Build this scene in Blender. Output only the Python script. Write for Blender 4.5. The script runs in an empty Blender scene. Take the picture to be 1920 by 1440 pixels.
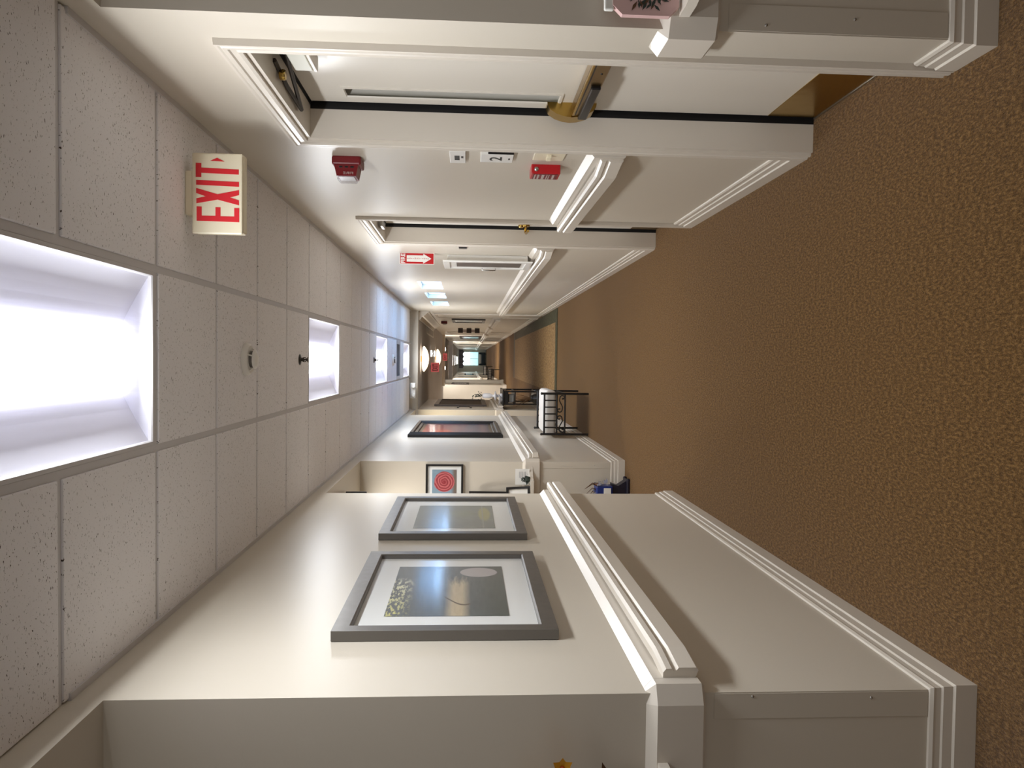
import bpy, bmesh, math, random
from mathutils import Vector as V, Matrix
random.seed(7)
sc = bpy.context.scene
COL = sc.collection
PI = math.pi

# ------------------------------------------------------------------ node materials
def srgb(r, g, b):
    f = lambda c: (c/255/12.92) if c/255 <= .04045 else ((c/255+.055)/1.055)**2.4
    return (f(r), f(g), f(b), 1)

class NT:
    def __init__(s, name):
        s.m = bpy.data.materials.new(name); s.m.use_nodes = True
        s.t = s.m.node_tree; s.t.nodes.clear()
        s.out = s.t.nodes.new('ShaderNodeOutputMaterial')
    def n(s, typ, **kw):
        nd = s.t.nodes.new(typ)
        for k, v in kw.items():
            if hasattr(nd, k) and k not in nd.inputs: setattr(nd, k, v)
            else: s.set(nd, k, v)
        return nd
    def set(s, nd, k, v):
        if hasattr(v, 'links') and hasattr(v, 'is_output'): s.t.links.new(v, nd.inputs[k])
        else: nd.inputs[k].default_value = v
    def math(s, op, a, b=0.0, c=0.0, clamp=False):
        nd = s.t.nodes.new('ShaderNodeMath'); nd.operation = op; nd.use_clamp = clamp
        for i, v in enumerate((a, b, c)): s.set(nd, i, v)
        return nd.outputs[0]
    def mix(s, f, a, b):
        nd = s.t.nodes.new('ShaderNodeMix'); nd.data_type = 'RGBA'
        s.set(nd, 0, f); s.set(nd, 6, a); s.set(nd, 7, b)
        return nd.outputs[2]
    def coord(s, which='Object', scale=(1, 1, 1)):
        tc = s.t.nodes.new('ShaderNodeTexCoord')
        mp = s.t.nodes.new('ShaderNodeMapping'); mp.inputs['Scale'].default_value = scale
        s.t.links.new(tc.outputs[which], mp.inputs[0]); return mp.outputs[0]
    def noise(s, co, scale, detail=3, rough=.5, dist=0):
        nd = s.t.nodes.new('ShaderNodeTexNoise'); s.t.links.new(co, nd.inputs['Vector'])
        nd.inputs['Scale'].default_value = scale; nd.inputs['Detail'].default_value = detail
        nd.inputs['Roughness'].default_value = rough; nd.inputs['Distortion'].default_value = dist
        return nd.outputs['Fac']
    def ramp(s, f, *stops):
        nd = s.t.nodes.new('ShaderNodeValToRGB'); e = nd.color_ramp.elements
        while len(e) < len(stops): e.new(.5)
        for i, (p, c) in enumerate(stops): e[i].position = p; e[i].color = c
        s.t.links.new(f, nd.inputs[0]); return nd.outputs[0]
    def bump(s, h, strength=.2, dist=.01):
        nd = s.t.nodes.new('ShaderNodeBump'); nd.inputs['Strength'].default_value = strength
        nd.inputs['Distance'].default_value = dist; s.t.links.new(h, nd.inputs['Height']); return nd.outputs[0]
    def done(s, color, rough=.5, metal=0, spec=.5, normal=None, emit=None, estr=0, coat=0, alpha=None, trans=None):
        p = s.t.nodes.new('ShaderNodeBsdfPrincipled')
        s.set(p, 'Base Color', color); s.set(p, 'Roughness', rough); s.set(p, 'Metallic', metal)
        s.set(p, 'Specular IOR Level', spec); s.set(p, 'Coat Weight', coat)
        if normal is not None: s.set(p, 'Normal', normal)
        if emit is not None: s.set(p, 'Emission Color', emit); s.set(p, 'Emission Strength', estr)
        if trans is not None: s.set(p, 'Transmission Weight', trans)
        s.t.links.new(p.outputs[0], s.out.inputs[0]); return s.m

def paint(name, c, rough=.45, var=.03, bump=.03, spec=.5, scale=90):
    t = NT(name); co = t.coord()
    nz = t.noise(co, scale, 3)
    lo = tuple(max(0, x*(1-var)) for x in c[:3])+(1,); hi = tuple(min(1, x*(1+var)) for x in c[:3])+(1,)
    return t.done(t.ramp(t.noise(co, 1.3, 2), (.3, lo), (.7, hi)), rough, 0, spec, t.bump(nz, bump, .004))
def metal(name, c, rough=.25, m=1.0):
    t = NT(name); co = t.coord()
    r = t.math('MULTIPLY_ADD', t.noise(co, 25, 3), .15, rough-.07)
    return t.done(c, r, m)
def emitter(name, c, s, base=(.8, .8, .8, 1)):
    t = NT(name); co = t.coord()
    return t.done(base, .4, 0, .5, None, t.mix(t.math('MULTIPLY', t.noise(co, 3, 1), .12), c, (1, 1, 1, 1)), s)

M = {}
M['wall'] = paint('wall_paint', srgb(208, 200, 186), .38, .015, .05)
M['trim'] = paint('trim_paint', srgb(214, 206, 194), .32, .012, 0)
M['door'] = paint('door_paint', srgb(222, 216, 205), .3, .012, .02)
M['white'] = paint('white_enamel', srgb(235, 234, 230), .3, .01, .01)
M['cream'] = paint('cream_plastic', srgb(232, 222, 196), .35, .02, .01)
M['red'] = paint('red_enamel', srgb(186, 18, 28), .35, .02, .01)
M['darkred'] = paint('dark_red_plastic', srgb(120, 14, 24), .35, .03, .01)
M['signred'] = paint('sign_red', srgb(216, 40, 50), .4, .02, .0)
M['dimred'] = emitter('far_sign_red', srgb(190, 60, 50), .35, srgb(150, 40, 35))
M['black'] = paint('black_lacquer', srgb(18, 17, 20), .3, .05, .01)
M['iron'] = paint('wrought_iron', srgb(24, 20, 20), .45, .1, .08)
M['gasket'] = paint('black_gasket', srgb(10, 9, 11), .6, .05, .01)
M['dark'] = paint('dark_bronze', srgb(52, 46, 42), .4, .05, .02)
M['brass'] = metal('brass', (.50, .33, .09, 1), .22)
M['dbrass'] = metal('dull_brass', (.36, .25, .12, 1), .3)
M['steel'] = metal('steel', (.55, .54, .52, 1), .3)
M['pewter'] = metal('brushed_pewter', (.165, .155, .145, 1), .36, .8)
M['grid'] = paint('ceiling_grid', srgb(205, 203, 205), .4, .01, .01)
M['mat'] = paint('picture_mat', srgb(232, 234, 233), .7, .01, .02)
M['blueplastic'] = paint('blue_plastic', srgb(20, 44, 118), .35, .05, .01)
M['navy'] = paint('navy_plastic', srgb(24, 22, 40), .4, .05, .02)
M['cushion'] = paint('cushion_fabric', srgb(222, 216, 208), .85, .03, .25, .2, 260)
M['ceramic'] = paint('white_ceramic', srgb(228, 228, 232), .2, .01, .01)
M['twig'] = paint('dry_twig', srgb(92, 66, 42), .8, .2, .2)
M['leaf'] = paint('dark_leaf', srgb(40, 52, 44), .6, .25, .1)
M['brownleaf'] = paint('brown_leaf', srgb(92, 58, 26), .6, .25, .1)
M['petal'] = paint('yellow_petal', srgb(226, 160, 20), .6, .25, .1)
M['petalo'] = paint('orange_petal', srgb(214, 96, 40), .6, .25, .1)
M['pink'] = paint('pink_board', srgb(220, 184, 181), .5, .05, .02)
M['greygreen'] = paint('grey_leaf', srgb(128, 126, 138), .7, .15, .1)
M['farceil'] = paint('far_ceiling_paint', srgb(192, 191, 194), .7, .03, .1)
M['mauve'] = paint('mauve_fabric', srgb(120, 106, 112), .85, .08, .2)
M['sofa'] = paint('dark_upholstery', srgb(38, 48, 56), .8, .1, .2)
M['tealglass'] = paint('dark_teal_glass', srgb(70, 92, 92), .08, .05, 0)
M['closer'] = paint('closer_paint', srgb(196, 194, 180), .35, .02, .01)
M['paper'] = paint('paper', srgb(236, 235, 230), .7, .02, .01)
M['lettering'] = paint('black_lettering', srgb(25, 24, 24), .5, .02, 0)
M['pinkgrey'] = paint('pale_pink_panel', srgb(190, 176, 172), .6, .03, .02)
M['choc'] = paint('dark_brown_panel', srgb(42, 30, 26), .5, .08, .05)
M['greyframe'] = paint('dark_taupe_frame', srgb(82, 72, 66), .4, .08, .03)

def carpet(name, cols, scale=170):
    t = NT(name); co = t.coord('Object', (1.5, .62, 1))
    a = t.noise(co, scale, 4, .65); b = t.noise(co, scale*.36, 2, .5); big = t.noise(co, 1.1, 3, .5)
    f = t.math('MULTIPLY_ADD', b, .45, t.math('MULTIPLY', a, .55))
    c = t.ramp(f, (.36, cols[0]), (.5, cols[1]), (.63, cols[2]))
    c = t.mix(t.math('MULTIPLY', big, .35), c, cols[3])
    mt = t.done(c, .95, 0, .12, t.bump(f, .9, .012))
    p = [n for n in t.t.nodes if n.type == 'BSDF_PRINCIPLED'][0]
    p.inputs['Sheen Weight'].default_value = .21; p.inputs['Sheen Roughness'].default_value = .24; p.inputs['Sheen Tint'].default_value = (1, .86, .8, 1)
    return mt
M['carpet'] = carpet('brown_loop_carpet', (srgb(58, 39, 18), srgb(107, 79, 44), srgb(156, 120, 74), srgb(103, 74, 42)), 250)
M['rugtan'] = carpet('tan_patterned_carpet', (srgb(92, 70, 42), srgb(136, 108, 70), srgb(172, 144, 100), srgb(126, 96, 66)), 45)
M['ruggreen'] = carpet('green_carpet', (srgb(38, 38, 25), srgb(62, 62, 44), srgb(84, 84, 62), srgb(62, 62, 44)), 60)

def tile_mat():
    t = NT('acoustic_tile'); co = t.coord('Object', (1, 1, .2))
    base = t.mix(t.noise(co, 2.2, 2), srgb(240, 239, 243), srgb(246, 245, 248))
    pit = t.noise(t.coord('Object', (1, 2.1, .2)), 105, 2, .55, .6)
    reg = t.noise(co, 5, 2)
    thr = t.math('MULTIPLY_ADD', reg, .06, .622)
    msk = t.math('MULTIPLY', t.math('SUBTRACT', pit, thr), 22, clamp=True)
    msk.node.use_clamp = True
    c = t.mix(msk, base, srgb(84, 76, 70))
    return t.done(c, .9, 0, .1, t.bump(t.math('MULTIPLY', msk, -1), .5, .004))
M['tile'] = tile_mat()

def glass_pane(name, tint=(1, 1, 1, 1), rough=.02):
    t = NT(name); ge = t.n('ShaderNodeNewGeometry'); dp = t.n('ShaderNodeVectorMath', operation='DOT_PRODUCT')
    t.t.links.new(ge.outputs['Incoming'], dp.inputs[0]); t.t.links.new(ge.outputs['Normal'], dp.inputs[1])
    fac = t.math('MULTIPLY_ADD', t.math('POWER', t.math('SUBTRACT', 1, t.math('ABSOLUTE', dp.outputs['Value'])), 5), .95, .045)
    co = t.coord(); g = t.n('ShaderNodeBsdfGlossy'); g.inputs['Roughness'].default_value = rough
    tr = t.n('ShaderNodeBsdfTransparent'); t.set(tr, 'Color', t.mix(t.noise(co, 2, 1), tint, tint))
    mx = t.n('ShaderNodeMixShader'); t.t.links.new(fac, mx.inputs[0])
    t.t.links.new(tr.outputs[0], mx.inputs[1]); t.t.links.new(g.outputs[0], mx.inputs[2])
    t.t.links.new(mx.outputs[0], t.out.inputs[0]); return t.m
M['glass'] = glass_pane('picture_glass', rough=.14)
M['lens'] = glass_pane('clear_lens', (.92, .92, .94, 1), .05)
M['lightwhite'] = emitter('troffer_lens', (.95, .97, 1, 1), 4.2)
M['pan'] = paint('troffer_pan', srgb(228, 228, 242), .5, .01, .0)
M['disc'] = emitter('warm_glass_shade', srgb(255, 224, 186), 1.3)
M['smalllight'] = emitter('small_light', srgb(255, 246, 232), 13)

def sky_pane(name, c1, c2, s):
    t = NT(name); co = t.coord('Generated')
    sp = t.n('ShaderNodeSeparateXYZ'); t.t.links.new(co, sp.inputs[0])
    z = t.math('MULTIPLY_ADD', t.noise(co, 2.5, 2), .35, t.math('SUBTRACT', sp.outputs['Z'], .17))
    c = t.mix(z, c1, c2)
    return t.done((.8, .85, .9, 1), .15, 0, .5, None, c, s)
M['sky'] = sky_pane('daylight_glass', (.12, .43, 1, 1), (.16, .48, 1, 1), 2.8)
M['skyfar'] = sky_pane('daylight_glass_far', (.62, .95, 1, 1), (.9, .96, 1, 1), 1.6)
M['skyfar2'] = sky_pane('daylight_glass_cyan', (.35, .85, .95, 1), (.5, .95, 1, 1), .75)

# art: layered masks in UV space
def art(name, fn, rough=.6):
    t = NT(name); tc = t.n('ShaderNodeTexCoord'); uv = tc.outputs['UV']
    sp = t.n('ShaderNodeSeparateXYZ'); t.t.links.new(uv, sp.inputs[0])
    return t.done(fn(t, uv, sp.outputs[0], sp.outputs[1]), rough, 0, .2)
def ell(t, u, v, cx, cy, rx, ry, k=6, wob=None):
    a = t.math('POWER', t.math('DIVIDE', t.math('SUBTRACT', u, cx), rx), 2)
    b = t.math('POWER', t.math('DIVIDE', t.math('SUBTRACT', v, cy), ry), 2)
    d = t.math('ADD', a, b)
    if wob is not None: d = t.math('ADD', d, wob)
    return t.math('MULTIPLY', t.math('SUBTRACT', 1, d), k, clamp=True)
def band(t, x, a, b, k=20):
    return t.math('MINIMUM', t.math('MULTIPLY', t.math('SUBTRACT', x, a), k, clamp=True),
                  t.math('MULTIPLY', t.math('SUBTRACT', b, x), k, clamp=True))
def art_pond(t, uv, u, v):
    mp = t.n('ShaderNodeMapping'); t.t.links.new(uv, mp.inputs[0]); mp.inputs['Scale'].default_value = (1, 4, 1)
    nz = t.noise(mp.outputs[0], 7, 4, .6); big = t.noise(uv, 4, 3)
    c = t.mix(nz, srgb(58, 66, 74), srgb(104, 112, 116))
    low = t.math('MULTIPLY', t.math('SUBTRACT', .4, v), 3, clamp=True)
    c = t.mix(low, c, t.mix(nz, srgb(44, 50, 50), srgb(84, 92, 84)))
    mp2 = t.n('ShaderNodeMapping'); t.t.links.new(uv, mp2.inputs[0]); mp2.inputs['Scale'].default_value = (1, 2.2, 1)
    bl = t.noise(mp2.outputs[0], 16, 3, .6)
    m = t.math('MULTIPLY', t.math('MULTIPLY', t.math('SUBTRACT', bl, .49), 14, clamp=True), band(t, v, .80, 1.2, 9))
    m = t.math('MULTIPLY', m, t.math('MULTIPLY', t.math('SUBTRACT', .74, u), 8, clamp=True))
    c = t.mix(m, c, t.mix(u, srgb(196, 192, 120), srgb(224, 226, 214)))
    m = t.math('MULTIPLY', band(t, v, .31, .53, 14), t.math('MULTIPLY', t.math('SUBTRACT', t.math('MULTIPLY_ADD', nz, .4, .55), u), 6, clamp=True))
    c = t.mix(m, c, t.mix(nz, srgb(168, 150, 124), srgb(204, 190, 160)))
    br = t.math('ABSOLUTE', t.math('SUBTRACT', u, t.math('MULTIPLY_ADD', t.math('SINE', t.math('MULTIPLY', v, 13)), .09, .28)))
    m = t.math('MULTIPLY', t.math('MULTIPLY', t.math('SUBTRACT', .016, br), 120, clamp=True), band(t, v, .30, .55, 40))
    c = t.mix(m, c, srgb(84, 70, 56))
    return t.mix(ell(t, u, v, .86, .23, .115, .19, 9, t.math('MULTIPLY', big, .15)), c, t.mix(big, srgb(160, 154, 156), srgb(190, 184, 184)))
def art_mist(t, uv, u, v):
    nz = t.noise(uv, 5, 5, .6, .8); c = t.mix(nz, srgb(92, 104, 108), srgb(142, 148, 138))
    c = t.mix(ell(t, u, v, .6, .12, .34, .09, 2), c, srgb(160, 158, 110))
    c = t.mix(band(t, v, .13, .155, 90), c, srgb(150, 154, 150))
    return t.mix(ell(t, u, v, .62, .42, .3, .3, 1.2, nz), c, srgb(128, 136, 112))
def art_sunset(t, uv, u, v):
    mp = t.n('ShaderNodeMapping'); t.t.links.new(uv, mp.inputs[0]); mp.inputs['Scale'].default_value = (1, 3, 1)
    nz = t.noise(mp.outputs[0], 4, 4, .55, .6)
    c = t.mix(t.math('MULTIPLY_ADD', nz, .6, t.math('SUBTRACT', v, .45)), srgb(62, 84, 118), srgb(206, 84, 66))
    c = t.mix(band(t, v, .0, .2, 6), c, srgb(150, 84, 84))
    return t.mix(ell(t, u, v, .2, .72, .3, .3, 2, nz), c, srgb(224, 96, 70))
def art_rose(t, uv, u, v):
    nz = t.noise(uv, 4, 3, .5, .6)
    bg = t.mix(nz, srgb(112, 140, 160), srgb(150, 172, 186))
    bg = t.mix(t.math('MULTIPLY', t.math('SUBTRACT', .22, v), 8, clamp=True), bg, srgb(120, 108, 100))
    du = t.math('SUBTRACT', u, .5); dv = t.math('SUBTRACT', v, .5)
    d = t.math('SQRT', t.math('ADD', t.math('POWER', du, 2), t.math('POWER', dv, 2)))
    ang = t.math('ARCTAN2', dv, du)
    w = t.math('SINE', t.math('ADD', t.math('MULTIPLY', d, 62), t.math('ADD', t.math('MULTIPLY', ang, 1.0), t.math('MULTIPLY', nz, 7))))
    ros = t.mix(t.math('MULTIPLY_ADD', w, .5, .5), srgb(146, 48, 58), srgb(206, 112, 114))
    ros = t.mix(t.math('MULTIPLY', t.math('SUBTRACT', .17, d), 6, clamp=True), ros, srgb(150, 46, 58))
    m = t.math('MULTIPLY', t.math('SUBTRACT', t.math('MULTIPLY_ADD', nz, .08, .40), d), 30, clamp=True)
    return t.mix(m, bg, ros)
def art_dark(t, uv, u, v):
    nz = t.noise(uv, 3, 4, .6); return t.mix(nz, srgb(70, 60, 52), srgb(112, 98, 84))
def art_grey(t, uv, u, v):
    nz = t.noise(uv, 3, 4, .6); return t.mix(nz, srgb(140, 140, 136), srgb(196, 196, 190))
A = {k: art('print_'+k, f) for k, f in dict(pond=art_pond, mist=art_mist, sunset=art_sunset, rose=art_rose, dark=art_dark, grey=art_grey).items()}

# ------------------------------------------------------------------ mesh builder
class B:
    def __init__(s): s.v = []; s.f = []; s.uv = {}; s.smooth = set()
    def add(s, vs, fs, smooth=False):
        o = len(s.v); s.v += [V(p) for p in vs]
        for f in fs:
            if smooth: s.smooth.add(len(s.f))
            s.f.append([i+o for i in f])
        return s
    def quad(s, p, uv=True):
        s.add(p, [(0, 1, 2, 3)])
        if uv: s.uv[len(s.f)-1] = [(0, 0), (1, 0), (1, 1), (0, 1)]
        return s
    def box(s, x0, x1, y0, y1, z0, z1, bev=0):
        x0, x1 = sorted((x0, x1)); y0, y1 = sorted((y0, y1)); z0, z1 = sorted((z0, z1))
        if bev <= 0:
            return s.add([(x0,y0,z0),(x1,y0,z0),(x1,y1,z0),(x0,y1,z0),(x0,y0,z1),(x1,y0,z1),(x1,y1,z1),(x0,y1,z1)],
                         [(0,3,2,1),(4,5,6,7),(0,1,5,4),(1,2,6,5),(2,3,7,6),(3,0,4,7)])
        bm = bmesh.new(); bmesh.ops.create_cube(bm, size=1)
        for v in bm.verts:
            v.co = V(((x0+x1)/2+v.co.x*(x1-x0), (y0+y1)/2+v.co.y*(y1-y0), (z0+z1)/2+v.co.z*(z1-z0)))
        bmesh.ops.bevel(bm, geom=bm.edges[:], offset=min(bev, .49*min(x1-x0, y1-y0, z1-z0)), segments=2, profile=.5, affect='EDGES')
        return s.bm(bm)
    def bm(s, bm, smooth=False):
        bm.verts.index_update()
        s.add([v.co.copy() for v in bm.verts], [[v.index for v in f.verts] for f in bm.faces], smooth); bm.free(); return s
    def tube(s, pts, r, seg=8, closed=False, caps=True):
        pts = [V(p) for p in pts]; n = len(pts); rings = []
        up = None
        for i, p in enumerate(pts):
            a = pts[i-1] if i > 0 else (pts[-1] if closed else p)
            b = pts[i+1] if i < n-1 else (pts[0] if closed else p)
            d = (b-a).normalized()
            if up is None: up = d.orthogonal().normalized()
            up = (up-d*up.dot(d)); up = up.normalized() if up.length > 1e-6 else d.orthogonal().normalized()
            w = d.cross(up); rr = r[i] if isinstance(r, (list, tuple)) else r
            rings.append([p+(up*math.cos(2*PI*k/seg)+w*math.sin(2*PI*k/seg))*rr for k in range(seg)])
        vs = [q for g in rings for q in g]; fs = []
        for i in range(n if closed else n-1):
            j = (i+1) % n
            for k in range(seg): fs.append((i*seg+k, i*seg+(k+1) % seg, j*seg+(k+1) % seg, j*seg+k))
        s.add(vs, fs, True)
        if caps and not closed: s.add(rings[0], [list(range(seg))[::-1]]); s.add(rings[-1], [list(range(seg))])
        return s
    def lathe(s, c, prof, axis='z', seg=24, sx=1, sy=1):
        c = V(c); vs = []; fs = []; n = len(prof)
        for r, h in prof:
            for k in range(seg):
                a = 2*PI*k/seg; x, y = math.cos(a)*r*sx, math.sin(a)*r*sy
                vs.append(c+{'z': V((x, y, h)), 'x': V((h, x, y)), 'y': V((x, h, y))}[axis])
        for i in range(n-1):
            for k in range(seg): fs.append((i*seg+k, i*seg+(k+1) % seg, (i+1)*seg+(k+1) % seg, (i+1)*seg+k))
        s.add(vs, fs, True)
        if prof[0][0] > 1e-5: s.add(vs[:seg], [list(range(seg))[::-1]])
        if prof[-1][0] > 1e-5: s.add(vs[-seg:], [list(range(seg))])
        return s
    def prism(s, poly, o, r, u, n, d):
        """polygon (a,b) in plane o + a*r + b*u, extruded along n by d"""
        o, r, u, n = V(o), V(r), V(u), V(n); k = len(poly)
        bot = [o+r*a+u*b for a, b in poly]; top = [p+n*d for p in bot]
        s.add(bot+top, [list(range(k))[::-1], list(range(k, 2*k))]+[(i, (i+1) % k, k+(i+1) % k, k+i) for i in range(k)])
        return s
    def sweep(s, prof, path, n, flip=1, closed=False):
        """profile (a,b): a sideways (flip*n x dir, mitred), b along n"""
        n = V(n); P = [V(p) for p in path]; m = len(P); k = len(prof); rings = []
        segs = [(P[(i+1) % m]-P[i]).normalized() for i in range(m if closed else m-1)]
        for i in range(m):
            if closed: d1, d2 = segs[i-1], segs[i]
            else: d1 = segs[max(0, i-1)]; d2 = segs[min(i, m-2)]
            s1, s2 = n.cross(d1)*flip, n.cross(d2)*flip
            mt = (s1+s2)/(1+s1.dot(s2)) if s1.dot(s2) > -.95 else s1
            rings.append([P[i]+mt*a+n*b for a, b in prof])
        vs = [q for g in rings for q in g]; fs = []
        for i in range(m if closed else m-1):
            j = (i+1) % m
            for q in range(k): fs.append((i*k+q, i*k+(q+1) % k, j*k+(q+1) % k, j*k+q))
        s.add(vs, fs)
        if not closed: s.add(rings[0], [list(range(k))]); s.add(rings[-1], [list(range(k))[::-1]])
        return s
    def text(s, body, o, r, u, n, height, width=None, bold=0, d=.001, center=True):
        cu = bpy.data.curves.new('t', 'FONT'); cu.body = body; cu.size = 1; cu.offset = bold; cu.resolution_u = 3
        ob = bpy.data.objects.new('t', cu); COL.objects.link(ob)
        dg = bpy.context.evaluated_depsgraph_get(); me = bpy.data.meshes.new_from_object(ob.evaluated_get(dg))
        vs = [v.co.copy() for v in me.vertices]; fs = [list(p.vertices) for p in me.polygons]
        bpy.data.objects.remove(ob); bpy.data.curves.remove(cu); bpy.data.meshes.remove(me)
        x0, x1 = min(v.x for v in vs), max(v.x for v in vs); y0, y1 = min(v.y for v in vs), max(v.y for v in vs)
        ky = height/(y1-y0); kx = (width/(x1-x0)) if width else ky
        o, r, u, n = V(o), V(r), V(u), V(n)
        cx, cy = ((x0+x1)/2, (y0+y1)/2) if center else (x0, y0)
        s.add([o+r*((v.x-cx)*kx)+u*((v.y-cy)*ky)+n*d for v in vs], fs); return s

def wloc(o):
    p = V((0, 0, 0))
    while o is not None: p = p+o.location; o = o.parent
    return p
def obj(name, b, mat, parent=None, smooth=False, recalc=True):
    off = wloc(parent)
    me = bpy.data.meshes.new(name)
    me.from_pydata([v-off for v in b.v], [], b.f)
    if b.uv:
        ul = me.uv_layers.new()
        for fi, uvs in b.uv.items():
            for li, q in zip(me.polygons[fi].loop_indices, uvs): ul.data[li].uv = q
    for i, p in enumerate(me.polygons): p.use_smooth = smooth or (i in b.smooth)
    if recalc:
        bm = bmesh.new(); bm.from_mesh(me); bmesh.ops.recalc_face_normals(bm, faces=bm.faces); bm.to_mesh(me); bm.free()
    me.materials.append(M[mat] if isinstance(mat, str) else mat)
    o = bpy.data.objects.new(name, me); COL.objects.link(o); o.parent = parent
    return o
def tag(o, label, cat, group=None):
    o['label'] = label; o['category'] = cat
    if group: o['group'] = group
    return o
def thing(name, label, cat, loc, group=None):
    o = bpy.data.objects.new(name, None); o.empty_display_size = .05; COL.objects.link(o); o.location = loc
    return tag(o, label, cat, group)
def struct(name, b, mat, recalc=True):
    o = obj(name, b, mat, None, False, recalc); o['kind'] = 'structure'; return o
def sroot(name, loc):
    o = bpy.data.objects.new(name, None); o.empty_display_size = .05; COL.objects.link(o); o.location = loc
    o['kind'] = 'structure'; return o
def dup(root, loc, label=None):
    r = root.copy(); COL.objects.link(r); r.location = loc
    if label: r['label'] = label
    for ch in list(root.children):
        c = ch.copy(); COL.objects.link(c); c.parent = r
        for g in list(ch.children):
            d = g.copy(); COL.objects.link(d); d.parent = c
    return r

# ------------------------------------------------------------------ dimensions
XL, XR, ZC = -.925, .91, 2.52
YC = 2.05            # corners nearest the camera
SOF = 2.425          # side-opening soffit height
YA0, YA1 = 5.215, 6.87   # left alcove
YB0, YB1 = 12.66, 14.05  # second left alcove
YP = 14.0            # end of the tiled corridor
ZF = 2.39            # lower ceiling beyond
YE = 62.0            # far end wall
UP = V((0, 0, 1))

def wall_x(b, x0, x1, y0, y1, z0, z1, holes=()):
    """wall slab normal to X with rectangular holes (ya,yb,za,zb)"""
    ys = sorted({y0, y1, *[h[0] for h in holes], *[h[1] for h in holes]})
    zs = sorted({z0, z1, *[h[2] for h in holes], *[h[3] for h in holes]})
    def hole(y, z): return any(h[0] < y < h[1] and h[2] < z < h[3] for h in holes) or not (y0 < y < y1 and z0 < z < z1)
    for i in range(len(ys)-1):
        for j in range(len(zs)-1):
            a, c, e, g = ys[i], ys[i+1], zs[j], zs[j+1]; my, mz = (a+c)/2, (e+g)/2
            if hole(my, mz): continue
            b.add([(x0,a,e),(x0,c,e),(x0,c,g),(x0,a,g)], [(0,3,2,1)]); b.add([(x1,a,e),(x1,c,e),(x1,c,g),(x1,a,g)], [(0,1,2,3)])
            if hole(a-1e-4, mz): b.add([(x0,a,e),(x1,a,e),(x1,a,g),(x0,a,g)], [(0,1,2,3)])
            if hole(c+1e-4, mz): b.add([(x0,c,e),(x1,c,e),(x1,c,g),(x0,c,g)], [(3,2,1,0)])
            if hole(my, e-1e-4): b.add([(x0,a,e),(x1,a,e),(x1,c,e),(x0,c,e)], [(3,2,1,0)])
            if hole(my, g+1e-4): b.add([(x0,a,g),(x1,a,g),(x1,c,g),(x0,c,g)], [(0,1,2,3)])
    return b

D1 = (2.285, 3.165, 0, 2.125)     # door openings (y0,y1,z0,z1)
D2 = (4.935, 5.86, 0, 2.115)
WIN = [(8.80, 9.71, 1.785, 2.06), (10.25, 11.12, 1.785, 2.06), (11.77, 12.63, 1.785, 2.06)]

# ------------------------------------------------------------------ shell
struct('floor', B().box(-3.2, 3.2, -1.2, YE+.4, -.15, 0), 'carpet')
struct('wall_right', wall_x(B(), XR, XR+.18, YC, YP+.12, 0, ZC+.1, [D1, D2]+WIN), 'wall', False)
struct('wall_left', B().box(XL-.12, XL, YC, YA0, 0, ZC+.1), 'wall')
struct('wall_left', B().box(XL-.12, XL, YA1, YB0, 0, ZC+.1), 'wall')
struct('wall_front', B().box(-3.1, XL-.12, YC, YC+.12, 0, SOF+.05), 'wall')       # facing the camera, left of frame
struct('wall_front', B().box(XR+.18, 3.1, YC, YC+.12, 0, SOF+.05), 'wall')
struct('wall_alcove', B().box(-3.1, XL-.12, YA1, YA1+.12, 0, SOF+.05), 'wall')
struct('wall_alcove', B().box(-3.1, -2.98, YA0-.12, YA1, 0, SOF+.05), 'wall')
struct('wall_alcove', B().box(-2.98, XL-.12, YA0-.12, YA0, 0, SOF+.05), 'wall')
struct('wall_niche', B().box(-2.4, -2.28, YB0-.12, YB1, 0, SOF+.05), 'wall')
struct('wall_niche', B().box(-2.28, XL-.12, YB0-.12, YB0, 0, SOF+.05), 'wall')
for x0, x1, y0, y1 in ((-3.1, XL, -1.2, YC), (XR, 3.1, -1.2, YC), (-3.1, XL, YA0-.001, YA1), (-2.4, XL, YB0-.001, YB1)):
    struct('ceiling_soffit', B().box(x0, x1, y0, y1, SOF, ZC+.1), 'wall')
# far section
struct('wall_header', B().box(XL-.6, XR, YP, YP+.12, ZF, ZC+.1), 'wall')
struct('wall_left', B().box(-2.4, XL, YB1, YB1+.12, 0, ZF), 'wall')
struct('wall_left', B().box(XL-.12, XL, YB1+.12, 17.8, 0, ZF), 'wall')
struct('wall_left', B().box(-4.0, XL, 28.5, 28.62, 0, ZF), 'wall')
struct('wall_left', B().box(-4.0, -3.88, 17.8, 28.5, 0, ZF), 'wall')
struct('wall_left', B().box(-4.0, XL-.12, 17.68, 17.8, 0, ZF), 'wall')
struct('wall_left', B().box(XL-.12, XL, 28.62, 31, 0, ZF), 'wall')
struct('wall_left', B().box(XL-.12, -.80, 31, 31.5, 0, ZF), 'wall')
struct('wall_left', B().box(XL-.12, XL, 31.5, YE, 0, ZF), 'wall')
struct('wall_right', B().box(XR, XR+.15, YP+.12, YE, 0, ZF), 'wall')
struct('wall_header', B().box(XL, XR, 36.0, 36.3, 2.2, ZF), 'farceil')
struct('wall_header', B().box(XL, XR, 27.0, 27.3, 2.30, ZF), 'wall')
struct('wall_end', B().box(-1.3, 1.3, YE, YE+.15, 0, ZF), 'wall')
struct('ceiling', B().box(-4.1, XR+.2, YP+.12, 36.0, ZF, ZF+.1), 'farceil')
struct('ceiling', B().box(-1.3, XR+.2, 36.3, YE+.2, 2.3, 2.4), 'farceil')

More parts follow.
